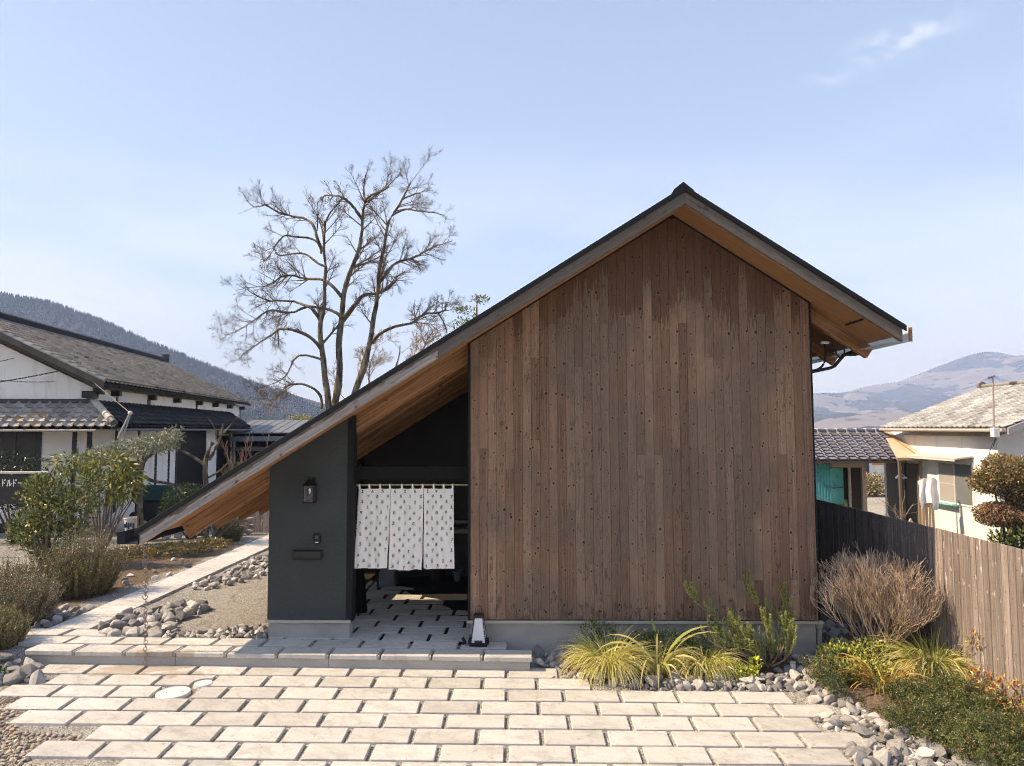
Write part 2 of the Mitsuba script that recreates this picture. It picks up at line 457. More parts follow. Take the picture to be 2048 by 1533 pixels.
TREE = json.loads('''{"T1":[[-6.03,14.4,2.98],[-6.11,14.43,3.44],[-6.22,14.42,4.22],[-6.31,14.35,5.08],[-6.38,14.28,5.79],[-6.38,14.29,6.33],[-6.32,14.42,6.75],[-6.35,14.58,7.24],[-6.36,14.63,7.73],[-6.3,14.49,8.17],[-6.29,14.23,8.71],[-6.24,14.06,9.2],[-6.22,14.14,9.83]],"T2":[[-5.96,14.4,2.98],[-5.87,14.38,3.5],[-5.73,14.38,4.61],[-5.78,14.43,5.54],[-5.74,14.5,6.22],[-5.7,14.5,6.75],[-5.62,14.4,7.34],[-5.49,14.27,7.78],[-5.32,14.2,8.19],[-5.11,14.3,8.72],[-5.06,14.51,9.31],[-5.06,14.67,9.9],[-5.01,14.64,10.37],[-4.86,14.4,10.77],[-4.47,14.13,10.94],[-3.99,14.03,11.24]],"T3":[[-5.31,14.4,3.17],[-5.18,14.38,3.89],[-4.98,14.35,4.41],[-4.73,14.36,5.27],[-4.65,14.43,5.8],[-4.61,14.52,6.35],[-4.49,14.53,7.09],[-4.41,14.42,7.67],[-4.34,14.26,8.17],[-4.23,14.18,8.68],[-4.15,14.27,9.24],[-4.12,14.49,9.77],[-3.94,14.68,10.24],[-3.67,14.67,10.78],[-3.43,14.44,11.31],[-3.25,14.13,11.67]],"B1":[[-6.41,14.4,5.38],[-6.69,14.26,5.73],[-7.07,14.0,5.93],[-7.62,14.07,6.05],[-8.12,14.65,5.99],[-8.75,15.34,5.85],[-9.33,15.43,5.48],[-9.32,14.57,4.98]],"B2":[[-5.67,14.4,6.44],[-5.96,14.33,6.69],[-6.47,14.58,6.84],[-7.08,14.93,6.95],[-7.59,14.92,6.76],[-7.99,14.33,6.72],[-8.14,13.52,6.46],[-8.58,13.21,6.02],[-9.71,13.89,6.03]],"B3":[[-6.42,14.4,6.34],[-6.6,14.31,6.66],[-7.09,14.63,6.97],[-7.92,15.08,7.21],[-8.47,15.07,7.22],[-8.73,14.31,7.31],[-8.95,13.26,7.21]],"B4":[[-5.7,14.4,7.2],[-6.04,14.33,7.59],[-6.49,14.6,7.87],[-7.16,14.99,7.98],[-7.7,14.99,8.12],[-8.01,14.32,7.78],[-8.11,13.41,7.39],[-8.61,13.06,7.29]],"B5":[[-6.27,14.4,8.28],[-6.76,14.55,8.56],[-7.42,14.93,8.9],[-7.97,14.93,8.82],[-7.98,14.21,8.79],[-8.07,13.23,8.47]],"B6":[[-6.38,14.4,8.82],[-6.6,14.33,9.41],[-6.86,14.6,9.9],[-7.61,14.99,10.27],[-8.16,14.99,10.41],[-8.39,14.32,10.48],[-8.49,13.41,10.12],[-8.68,13.06,10.43]],"B7":[[-6.29,14.4,9.87],[-6.05,14.12,10.12],[-5.61,13.6,10.31],[-5.49,13.74,10.62]],"B8":[[-5.63,14.4,6.47],[-5.26,14.31,6.85],[-4.94,14.63,7.31],[-4.57,15.08,7.46],[-4.23,15.07,7.63],[-3.78,14.31,7.77],[-3.3,13.26,7.8]],"B9":[[-4.58,14.4,5.57],[-4.24,14.2,5.9],[-3.72,14.21,6.13],[-3.2,14.64,6.32],[-2.95,15.17,6.68],[-2.41,15.2,6.75],[-2.04,14.43,6.85],[-1.69,13.33,6.65]],"B9b":[[-2.3,14.4,6.59],[-2.11,14.2,6.28],[-2.07,14.93,6.02]],"B10":[[-4.4,14.4,7.66],[-4.17,14.58,8.07],[-3.86,14.85,8.5],[-3.36,14.69,8.61],[-2.78,14.0,8.65],[-2.23,13.28,8.69],[-1.76,13.34,8.83]],"B11":[[-5.01,14.4,9.96],[-5.24,14.18,10.3],[-5.49,13.76,10.5],[-5.89,13.87,10.68],[-6.59,14.8,10.93]],"B12":[[-3.95,14.4,10.08],[-3.48,14.18,10.21],[-2.95,13.76,10.04],[-2.44,13.87,10.0],[-2.16,14.8,9.91]],"B13":[[-4.86,14.4,10.77],[-5.06,14.78,11.46],[-5.0,14.67,12.11],[-4.6,13.76,12.08]],"B14":[[-6.44,14.4,8.76],[-6.94,14.46,9.32],[-7.41,14.07,9.28],[-7.51,13.6,9.15],[-7.81,13.73,8.86],[-8.64,14.69,9.02]],"B15":[[-3.62,14.4,10.69],[-3.24,14.71,11.2],[-2.9,15.18,11.72],[-2.59,14.91,11.62]],"B16":[[-4.53,14.4,11.03],[-4.05,14.01,11.3],[-3.73,14.03,11.91],[-3.82,14.89,12.6]],"B17":[[-6.59,14.4,9.57],[-6.47,14.03,10.0],[-6.29,13.34,10.23]],"B18":[[-6.32,14.4,4.98],[-6.89,14.3,5.14],[-7.41,14.66,5.05],[-7.98,15.19,4.42],[-8.39,15.18,4.22],[-8.58,14.3,3.83]],"B19":[[-6.36,14.4,3.3],[-6.74,14.09,4.07],[-7.07,14.1,4.14],[-7.9,14.79,3.92],[-8.82,15.64,3.63]]}''')

# ------------------------------------------------------------------ levels of the ground
G0, GX, GY, PH = -.4268, -.0105, .0309, .0147
SZ0, SZX, SZY = -.2814, -.0105, -.0093


def z_fore(x, y):
    return G0 + GX * x + GY * y


def z_step(x, y):
    return SZ0 + SZX * np.clip(x, -9, 9) + SZY * np.clip(y, -1, 9)


def sst(a, b, x):
    t = np.clip((x - a) / (b - a), 0, 1)
    return t * t * (3 - 2 * t)


def gz(x, y):
    """Height of the open ground."""
    x, y = np.asarray(x, float), np.asarray(y, float)
    low = np.maximum(z_fore(np.clip(x, -9, 9), np.clip(y, -6, 1.0)), -.62) - .030
    low = low + .05 * sst(4.1, 5.2, x) * sst(-3, -1.2, y)
    up = z_step(x, y) - .045 + .015 * (meshkit.noise(np.stack([x * 1.3, y * 1.3, x * 0], -1)) - .5)
    w = sst(-.52, -.34, y) * (1 - sst(.30, .46, x))
    wl = sst(-1.15, -.35, y)
    w = np.where(x < -5.62, wl + (w - wl) * sst(-6.1, -5.62, x), w)
    z = low + (up - low) * w
    far = np.hypot(x, y)
    return z - .25 * sst(25, 80, far) + .4 * sst(60, 300, far) * (meshkit.noise(np.stack([x * .012, y * .012, x * 0], -1)) - .5) * 0


def grid_mesh(xs, ys, fn):
    X, Y = np.meshgrid(xs, ys)
    v = np.stack([X, Y, fn(X, Y)], -1).reshape(-1, 3)
    i, j = np.meshgrid(np.arange(len(ys) - 1), np.arange(len(xs) - 1), indexing='ij')
    b = i * len(xs) + j
    return v, np.stack([b, b + 1, b + len(xs) + 1, b + len(xs)], -1).reshape(-1, 4)


far_x = np.array([12, 16, 22, 30, 45, 70, 110, 200, 400, 900, 2000, 4500, 6800.])
xs = np.concatenate([-far_x[::-1], np.arange(-9.6, 9.61, .08), far_x])
ys = np.concatenate([-far_x[::-1], np.arange(-9.6, 9.61, .1), far_x])
gm = MB().add(*grid_mesh(xs, ys, gz))
put('ground', gm, 'm_ground', True, label='gravel and soil ground of the plot running on to open land', kind='structure')


# ------------------------------------------------------------------ pavers
def paver(name, parent, x0, x1, y0, y1, zf, th, ang=0.0, o=(0, 0), cut=None, bev=.006):
    """A slab whose corners are given in a grid turned by ang about o; zf(x, y) is the level of its top."""
    ca, sa = math.cos(ang), math.sin(ang)
    w = np.array([ca, sa, 0]), np.array([-sa, ca, 0])
    c = np.array([o[0], o[1], 0]) + w[0] * (x0 + x1) / 2 + w[1] * (y0 + y1) / 2
    jig = rng.normal(0, 1, 3)
    c[2] = zf(c[0], c[1]) - th / 2 + .0015 * jig[0]
    e = .5
    A = w[0] * (x1 - x0) / 2
    B = w[1] * (y1 - y0) / 2
    A = A + np.array([0, 0, zf(*(c[:2] + A[:2])) - zf(*(c[:2] - A[:2]))]) / 2 + [0, 0, .0008 * jig[1]]
    B = B + np.array([0, 0, zf(*(c[:2] + B[:2])) - zf(*(c[:2] - B[:2]))]) / 2 + [0, 0, .0008 * jig[2]]
    turn = rng.normal(0, .002)
    A, B = A + B / np.linalg.norm(B) * turn * np.linalg.norm(A), B - A / np.linalg.norm(A) * turn * np.linalg.norm(B)
    m = MB()
    s = float(rng.random())
    if cut is None:
        m.obox(c, A, B, [0, 0, th / 2], bev, seed=s, uvmode='seed')
    else:
        from shapely.geometry import Polygon
        poly = Polygon([(-1, -1), (1, -1), (1, 1), (-1, 1)]).difference(cut((c, A, B)))
        m.prism(poly, c - np.array([0, 0, th / 2]), A, B, [0, 0, th], uv=(s, 0.))
    m.uv = [np.stack([np.full(len(u), s), np.zeros(len(u))], 1) for u in m.uv]
    put(name, m, 'm_paver', parent=parent)


fc = tag('forecourt', 'staggered pale concrete pavers set in gravel before the house', kind='structure')
D, Y0 = .3375, -.8723
OFF = {1: -4.6594, 2: -4.9431, 3: -5.296, 4: -4.9417, 5: -4.6358, 6: -3.6316, 7: -3.984, 8: -3.02, 9: -3.35, 10: -3.0}
SPAN = {1: (-1, 7), 2: (0, 9), 3: (0, 13), 4: (0, 13), 5: (0, 12), 6: (0, 11), 7: (0, 11), 8: (0, 10), 9: (0, 11), 10: (0, 10)}
SPAN[1] = (-1, 8)
SPAN[2] = (0, 9)


def manhole_cut(mx, my, r):
    from shapely.geometry import Point, Polygon

    def fn(fr):
        c, A, B = fr
        pts = []
        for t in np.linspace(0, 2 * np.pi, 40, endpoint=False):
            q = np.array([mx + r * math.cos(t) - c[0], my + r * math.sin(t) - c[1]])
            pts.append((q @ A[:2] / (A[:2] @ A[:2]), q @ B[:2] / (B[:2] @ B[:2])))
        return Polygon(pts)
    return fn


bed = MB()
for k in range(1, 11):
    for j in range(SPAN[k][0], SPAN[k][1] + 1):
        x0 = OFF[k] + .65 * j
        x1 = x0 + .6
        cut = None
        if k == 3 and j == 2:
            x1 = x0 + .47
        if k == 3 and j == 3:
            x0, x1 = x0 + .29, x0 + .6
        if k == 2 and j == 2:
            cut = manhole_cut(-3.08, -1.2, .155)
        paver('paver', fc, x0, x1, -(k - 1) * D, -(k - 1) * D + .3, z_fore, .06, PH, (0, Y0), cut)

for nm, cx, cy, r, lab in (('manhole_cover', -3.30, -1.475, .185, 'large round white manhole cover among the pavers'), ('manhole_cover', -3.08, -1.2, .105, 'small round white drain cover beside the large manhole cover')):
    t = thing(nm, lab, 'manhole cover')
    z = float(z_fore(cx, cy)) - .002
    m = MB().lathe([(0.0001, -.03), (r, -.03), (r, .003), (r - .006, .008), (r - .018, .008), (r - .022, .004), (r * .55, .004), (r * .52, .007), (r * .45, .007), (r * .42, .004), (.0001, .004)], (cx, cy, z), 40, col=(.66, .64, .60))
    put('disc', m, 'm_semi', parent=t)
    if r > .12:
        for s in (-1, 1):
            h = MB().box(cx + s * .085 - .022, cx + s * .085 + .022, cy - .008 + s * .02, cy + .008 + s * .02, z + .0, z + .0065, .002, col=(.13, .11, .1))
            put('lifting_slot', h, 'm_semi', parent=t)

# the step: a course of long slabs over a concrete base, then the porch floor and the garden path
st = tag('step', 'low entrance step of pale slabs on a concrete base', kind='structure')
OA, OB, YB, PHS = -4.9966, -5.3578, -.68, .0016
for j in range(10):
    paver('slab', st, OA + .65 * j - .625, OA + .65 * j - .012 - .013, YB, YB + .3, z_step, .06, PHS, bev=.009)
    if j < 9:
        m = MB().box(OA + .65 * j - .0235, OA + .65 * j - .0015, YB + .012, YB + .26, float(z_step(OA + .65 * j, YB)) - .055, float(z_step(OA + .65 * j, YB)) - .012, .002, seed=.5)
        put('joint_filler', m, 'm_concrete', parent=st)
zb = float(z_step(-2.4, YB))
m = MB()
for a, b in ((OA - .57, OA + 1.3), (OA + 1.3, OA + 3.25), (OA + 3.25, OA + 5.8)):
    za, zc = (float(z_step(q, YB)) - .061 for q in (a, b))
    m.obox([(a + b) / 2, YB + .165, (za + zc) / 2 - .09], [(b - a) / 2 - .002, 0, (zc - za) / 2], [0, .135, 0], [0, 0, .09], .004)
put('base', m, 'm_concrete', parent=st)
for j in range(10):
    x1 = OB + .65 * j
    if j < 10:
        paver('slab', st, max(x1 - .6, -6.2), x1, YB + D, YB + D + .3, z_step, .06, PHS)
# porch rows carry on behind in the same bond
pf = tag('porch_floor', 'paver floor of the porch in shade', kind='structure')
for r in range(13):
    y0 = -.005 + r * D
    off = (.43, .0, .22)[r % 3] * 1.0 + rng.normal(0, .006)
    for j in range(7):
        x0 = -2.95 + off + .65 * j - .65
        a, b = max(x0, -2.75), min(x0 + .6, -.03)
        if b - a > .08:
            paver('paver', pf, a, b, y0, y0 + .3, z_step, .06)
put('bedding', MB().box(-2.75, -.03, -.02, 4.35, -.45, -.295, 0), 'm_dark', parent=pf)
# garden path running back along the plot
gp = tag('garden_path', 'straight path of single pale pavers leading back through the garden', kind='structure')
paver('paver', gp, -5.59, -5.0, 0.0, .3, z_step, .06)
paver('paver', gp, -6.22, -5.655, 0.0, .3, z_step, .06)
for r in range(1, 46):
    sx = -.012 * r + rng.normal(0, .004)
    paver('paver', gp, -6.0 + sx, -5.42 + sx * .5, r * .3275, r * .3275 + .312, z_step, .06)

# ------------------------------------------------------------------ rocks
ROCK = []
for i in range(26):
    r0 = np.random.default_rng(100 + i)
    p = r0.normal(size=(13, 3))
    p /= np.linalg.norm(p, axis=1, keepdims=True)
    p *= r0.uniform(.80, 1.10, (13, 1))
    p *= np.array([1.0, r0.uniform(.7, .95), r0.uniform(.55, .8)])
    h = ConvexHull(p)
    f = h.simplices.copy()
    for q, tri in enumerate(f):
        a = p[tri]
        if np.dot(np.cross(a[1] - a[0], a[2] - a[0]), a.mean(0)) < 0:
            f[q] = tri[::-1]
    # soften the corners: one round of midpoint smoothing, kept faceted
    import trimesh
    tm = trimesh.Trimesh(p, f, process=True).subdivide()
    trimesh.smoothing.filter_laplacian(tm, lamb=.30, iterations=1)
    v = np.array(tm.vertices)
    v *= 1.0 / np.abs(v).max()
    ROCK.append((v, np.array(tm.faces), float(r0.random())))
ROCK_PLY = [None] * len(ROCK)
for i, (v, f, s) in enumerate(ROCK):
    ROCK_PLY[i] = mikit.ply((v, f), 'm_rock', False, uv=np.tile([s, 0.0], (len(v), 1)))


def rot_m(r):
    q = r.normal(size=4)
    q /= np.linalg.norm(q)
    w, x, y, z = q
    return np.array([[1 - 2 * (y * y + z * z), 2 * (x * y - z * w), 2 * (x * z + y * w)], [2 * (x * y + z * w), 1 - 2 * (x * x + z * z), 2 * (y * z - x * w)], [2 * (x * z - y * w), 2 * (y * z + x * w), 1 - 2 * (x * x + y * y)]])


def scatter(poly, rmin, rmax, gap, seed, power=2.0, holes=(), most=4000, used=None):
    """Dart throwing, big stones first: list of (x, y, r)."""
    from shapely.geometry import Polygon, Point
    from shapely.prepared import prep
    r0 = np.random.default_rng(seed)
    P = Polygon(poly)
    for h in holes:
        P = P.difference(Polygon(h))
    pp = prep(P)
    x0, y0, x1, y1 = P.bounds
    got = list(used or [])
    n0 = len(got)
    area = P.area
    tries = int(area * 900 / (rmin / .05))
    sizes = np.sort(rmin + (rmax - rmin) * r0.random(tries) ** power)[::-1]
    pts = np.stack([r0.uniform(x0, x1, tries), r0.uniform(y0, y1, tries)], 1)
    G = np.array(got) if got else np.zeros((0, 3))
    for (x, y), r in zip(pts, sizes):
        if not pp.contains(Point(x, y)):
            continue
        if len(G) and (np.hypot(G[:, 0] - x, G[:, 1] - y) < (G[:, 2] + r) * gap).any():
            continue
        G = np.vstack([G, [x, y, r]])
        if len(G) - n0 >= most:
            break
    return G[n0:]


def rocks(parent, stones, lift, seed, n_parts, stuff_name='small_stones'):
    r0 = np.random.default_rng(seed)
    stones = stones[np.argsort(-stones[:, 2] / np.maximum(stones[:, 1] + 9.6, 3))]
    rest = MB()
    for i, (x, y, r) in enumerate(stones):
        k = int(r0.integers(len(ROCK)))
        R = rot_m(r0)
        a = r0.uniform(0, 2 * np.pi)
        # mostly lying on a broad side
        tilt = r0.normal(0, .35, 2)
        Rz = np.array([[math.cos(a), -math.sin(a), 0], [math.sin(a), math.cos(a), 0], [0, 0, 1]])
        Rx = np.array([[1, 0, 0], [0, math.cos(tilt[0]), -math.sin(tilt[0])], [0, math.sin(tilt[0]), math.cos(tilt[0])]])
        Ry = np.array([[math.cos(tilt[1]), 0, math.sin(tilt[1])], [0, 1, 0], [-math.sin(tilt[1]), 0, math.cos(tilt[1])]])
        M = np.eye(4)
        sc = r * np.array([1.12, 1.12, 1.12 * r0.uniform(.85, 1.2)])
        M[:3, :3] = (Rz @ Rx @ Ry) * sc
        M[:3, 3] = [x, y, float(gz(x, y)) + r * lift * r0.uniform(.6, 1.1)]
        if i < n_parts:
            put('stone', {**ROCK_PLY[k], 'to_world': T(M)}, None, parent=parent)
        else:
            v, f, s = ROCK[k]
            rest.add(v @ M[:3, :3].T + M[:3, 3], f, uv=(s, 0.0))
    if rest.n:
        put(stuff_name, rest, 'm_rock', False, parent=parent, kind='stuff')


rb = tag('rock_bed', 'bed of pale angular stones along the right edge of the paving', kind='structure')
poly_r = [(.92, -.02), (.95, -.52), (1.22, -.53), (1.24, -.86), (1.62, -.86), (1.64, -.98), (2.2, -1.14), (3.93, -1.1), (4.0, -1.42), (4.2, -1.45), (4.2, -1.76), (3.86, -1.78), (3.88, -2.08), (4.16, -2.1), (4.2, -2.42), (3.86, -2.46), (3.9, -2.8), (4.3, -2.84), (4.35, -3.2), (5.3, -3.2), (4.75, -2.3), (4.45, -1.6), (4.35, -1.0), (4.75, -.45), (5.1, .25), (5.5, 1.1), (4.75, 1.2), (4.7, -.02)]
hole_r = [(1.28, .1), (1.28, -.70), (1.7, -.80), (3.6, -.74), (3.95, -.5), (4.35, -.3), (4.3, .1)]
s1 = scatter(poly_r, .036, .098, .78, 3, 1.5, [hole_r])
s2 = scatter(poly_r, .03, .06, .62, 4, 1.5, [hole_r], used=None)
rocks(rb, s1, .5, 5, 230)
s2 = s2[:900]
rocks(rb, s2, .30, 6, 0, 'under_stones')
lb = tag('rock_pile', 'heap of grey angular rocks between the garden path and the entrance wall', kind='structure')
poly_l = [(-5.36, .32), (-5.0, .05), (-4.3, .05), (-4.35, .45), (-4.45, .9), (-4.25, 1.6), (-4.6, 1.75), (-5.38, 1.25)]
s3 = scatter(poly_l, .036, .112, .74, 8, 1.4)
s3 = np.vstack([s3, scatter([(-4.35, .02), (-2.85, .02), (-2.85, .62), (-3.4, .55), (-3.9, .28), (-4.35, .3)], .022, .062, .72, 10, 1.6)])
rocks(lb, s3, .62, 9, 150)
s4 = scatter([(-5.36, 3.0), (-4.95, 3.0), (-4.3, 4.4), (-3.6, 5.6), (-3.2, 7.2), (-4.2, 7.6), (-5.3, 6.5)], .03, .085, .95, 12, 1.7, most=140)
rocks(lb, s4, .5, 13, 0, 'far_stones')
eb = tag('rock_edging', 'scattered grey stones at the left end of the step and path', kind='structure')
s5 = np.vstack([scatter([(-6.5, -.62), (-5.45, -.62), (-5.3, -.95), (-5.0, -1.18), (-5.25, -1.28), (-6.6, -1.5)], .04, .11, .82, 15, 1.4), scatter([(-6.6, .45), (-6.1, .45), (-6.15, 1.5), (-6.55, 1.5)], .035, .085, .85, 16, 1.4), scatter([(-7.4, 3.0), (-6.25, 3.0), (-6.4, 8.5), (-8.2, 8.5)], .025, .07, 2.4, 17, 2.6, most=26)])
rocks(eb, s5, .5, 18, 60)
# river pebbles at the lower left, and gravel lying in the paving joints
pb = MB()
pz = scatter([(-6.6, -1.4), (-5.2, -1.4), (-4.55, -2.0), (-4.45, -2.45), (-3.7, -2.5), (-3.75, -2.8), (-3.95, -3.15), (-3.1, -3.2), (-3.1, -4.4), (-6.6, -4.4)], .014, .034, .80, 21, 1.2, most=5200)
r0 = np.random.default_rng(22)
PAL = np.array([(.34, .27, .20), (.42, .36, .29), (.27, .24, .22), (.50, .44, .36), (.36, .30, .25), (.22, .19, .17), (.46, .35, .24)])
for x, y, r in pz:
    v, f, s = ROCK[int(r0.integers(12))]
    a = r0.uniform(0, 6.28)
    c, q = math.cos(a), math.sin(a)
    w = v * [1.15 * r, .85 * r, .75 * r]
    w = np.stack([w[:, 0] * c - w[:, 1] * q + x, w[:, 0] * q + w[:, 1] * c + y, w[:, 2] + float(gz(x, y)) + r * .35], 1)
    pb.add(w, f, None, PAL[r0.integers(7)] * r0.uniform(.75, 1.2))
put('river_pebbles', pb, 'm_matte', True, label='brown and grey river pebbles at the corner of the paving', cat='pebbles', kind='stuff')
gj = MB()
r0 = np.random.default_rng(23)
n = 11000
gx_, gy_ = r0.uniform(-5.4, 4.3, n), r0.uniform(-4.0, -.62, n)
gzv = gz(gx_, gy_)
oct_v = np.array([[1, 0, 0], [-1, 0, 0], [0, 1, 0], [0, -1, 0], [0, 0, 1], [0, 0, -1.0]])
oct_f = np.array([[0, 2, 4], [2, 1, 4], [1, 3, 4], [3, 0, 4], [2, 0, 5], [1, 2, 5], [3, 1, 5], [0, 3, 5]])
sz = r0.uniform(.005, .011, n)
vv = oct_v[None] * (sz[:, None, None] * r0.uniform(.6, 1.3, (n, 6, 1))) + np.stack([gx_, gy_, gzv + sz * .3], 1)[:, None]
gj.add(vv.reshape(-1, 3), (oct_f[None] + np.arange(n)[:, None, None] * 6).reshape(-1, 3), None, np.repeat(PAL[r0.integers(7, size=n)] * r0.uniform(.5, 1.1, (n, 1)), 6, 0))
put('joint_gravel', gj, 'm_matte', label='small gravel lying in the joints between the pavers', cat='gravel', kind='stuff')

# ------------------------------------------------------------------ the timber house
house = thing('timber_house', 'brown vertically boarded house with a long asymmetric gable roof sweeping down over a porch', 'house')
XA, ZA, SL, SR = 2.82, 5.665, .6227, .668


def RT(x):
    return ZA - SL * (XA - x) if x < XA else ZA - SR * (x - XA)


def slope_piece(mb, x0, x1, y0, y1, t0, t1, bev=.003, seed=None, **k):
    """Parallelepiped under the roof line from x0 to x1, between the depths t0 < t1 below the roof top."""
    za, zb = RT(x0 + 1e-6), RT(x1 - 1e-6)
    h = (t1 - t0) / 2
    return mb.obox([(x0 + x1) / 2, (y0 + y1) / 2, (za + zb) / 2 - (t0 + t1) / 2], [(x1 - x0) / 2, 0, (zb - za) / 2], [0, (y1 - y0) / 2, 0], [0, 0, h], bev, seed=seed, **k)


XL, XR, YF, YK = -4.17, 5.54, -.80, 8.6
roof = 'roof'
m = MB()
SKX, SKY = (-3.85, -2.75), (2.08, 2.52)
for x0, x1, y0, y1 in ((XL, XA, YF, SKY[0]), (XL, SKX[0], SKY[0], SKY[1]), (SKX[1], XA, SKY[0], SKY[1]), (XL, XA, SKY[1], YK), (XA, XR, YF, YK)):
    slope_piece(m, x0, x1, y0, y1, 0, .03, 0)
for i in range(1, 19):
    y = YF + .48 * i
    if not SKY[0] - .03 < y < SKY[1] + .03:
        slope_piece(m, XL, XA - .2, y - .012, y + .012, -.03, .004, 0)
    slope_piece(m, XA + .2, XR, y - .012, y + .012, -.03, .004, 0)
put(roof, m, 'm_roofmetal', parent=house)
R = f'{house}__roof'
m = MB()
for x0, x1, y0, y1 in ((XL + .03, XA, YF + .05, SKY[0]), (XL + .03, SKX[0], SKY[0], SKY[1]), (SKX[1], XA, SKY[0], SKY[1]), (XL + .03, XA, SKY[1], YK - .05)):
    slope_piece(m, x0, x1, y0, y1, .032, .125, 0)
put('soffit', m, 'm_ply', parent=R)
m = MB()
slope_piece(m, XA, XR - .02, YF + .05, YK - .05, .032, .125, 0)
put('soffit', m, 'm_ply', parent=R)
for x0, x1 in ((XL - .015, XA), (XA, XR + .01)):
    m = MB()
    n_ = 4 if x0 < 0 else 2
    for q in range(n_):
        m = MB()
        slope_piece(m, x0 + (x1 - x0) * q / n_ - (.02 if q else 0), x0 + (x1 - x0) * (q + 1) / n_, YF - .022 - .0022 * (q % 2), YF + .004, -.008 - .0015 * (q % 2), .062 + .0015 * (q % 2), .003)
        put('verge_trim', m, 'm_roofmetal', parent=R)
for x0, x1, s in ((XL + .02, -.35, 0), (-.347, XA - .001, .013), (XA + .001, XR - .03, .031)):
    m = MB()
    slope_piece(m, x0, x1, YF + .006, YF + .046, .055, .218, .004, seed=s)
    put('fascia_board', m, 'm_fascia', parent=R)
for x0, x1 in ((XL + .03, XA), (XA, XR - .03)):
    m = MB()
    slope_piece(m, x0, x1, YF + .047, YF + .075, .126, .222, .003, seed=.2)
    put('backing_board', m, 'm_rafter', parent=R)
RAFT_Y = [.13, 1.0, 1.87, 2.74, 3.61, 4.75, 5.7, 6.6, 7.5]
un = np.array([SL, 0, -1.0]) / math.hypot(SL, 1)          # downwards across the left slope is (+x, -z)
for i, y in enumerate(RAFT_Y):
    m = MB()
    x0, x1 = -4.06, (-.01 if y < 4.5 else -.3)
    d = np.array([1, 0, SL]) / math.hypot(1, SL)
    nn = np.array([d[2], 0, -d[0]])
    L = (x1 - x0) / d[0]
    top = np.array([x0, 0, RT(x0) - .128])
    hh = .112
    c = top + d * L / 2 + nn * hh + [0, y + .019, 0]
    m.obox(c, d * L / 2, [0, .019, 0], nn * hh, .003, seed=.1 * i + .03)
    put('rafter', m, 'm_rafter', parent=R)
for i, y in enumerate((.13, 1.2, 2.3, 3.4, 4.5, 5.6, 6.7, 7.8)):
    m = MB()
    d = np.array([1, 0, -SR]) / math.hypot(1, SR)
    nn = np.array([-SR, 0, -1]) / math.hypot(1, SR)
    x0, x1 = 4.55, 5.60
    L = (x1 - x0) / d[0]
    c = np.array([x0, 0, RT(x0) - .128]) + d * L / 2 + nn * .085 + [0, y + .045, 0]
    m.obox(c, d * L / 2, [0, .045, 0], nn * .085, .003, seed=.1 * i + .5)
    put('rafter', m, 'm_rafter', parent=R)
m = MB()
slope_piece(m, 5.14, 5.162, YF + .076, -.03, .126, .136, .002, col=None)
put('soffit_batten', m, 'm_dark', parent=R)
m = MB()
prof = [(2.655, RT(2.655) + .012), (2.70, RT(2.70) + .072), (XA, ZA + .092), (2.955, RT(2.955) + .068), (2.985, RT(2.985) + .012), (XA, ZA - .004)]
m.prism(prof, [0, YF + .07, 0], [1, 0, 0], [0, 0, 1], [0, 8.5, 0])
put('ridge_cap', m, 'm_roofmetal', parent=R)
sk = MB().add(np.array([[SKX[0], SKY[0], RT(SKX[0]) + .004], [SKX[1], SKY[0], RT(SKX[1]) + .004], [SKX[1], SKY[1], RT(SKX[1]) + .004], [SKX[0], SKY[1], RT(SKX[0]) + .004]]), [[0, 1, 2, 3]])
put('skylight', sk, 'm_pane', parent=R)
# gutters
m = MB()
for y0, y1 in ((YF - .02, YK),):
    m.box(-4.40, -4.13, y0, y1, 1.135, 1.142, 0)
    m.obox([-4.395, (y0 + y1) / 2, 1.205], [.003, 0, 0], [0, (y1 - y0) / 2, 0], [-.018, 0, .07], 0)
    m.box(-4.135, -4.128, y0, y1, 1.142, 1.25, 0)
    m.box(-4.40, -4.30, y0 - .003, y0 + .004, 1.142, 1.27, 0)
put('gutter', m, 'm_roofmetal', parent=house)
m = MB()
m.box(5.40, 5.63, YF + .03, YK, 3.655, 3.66, 0)
m.box(5.625, 5.63, YF + .03, YK, 3.66, 3.80, 0)
put('gutter', m, 'm_poly', parent=house)
m = MB().box(5.59, 5.632, YF + .005, YF + .028, 3.65, 3.83, .003, seed=.4)
put('gutter_end', m, 'm_rafter', parent=house)
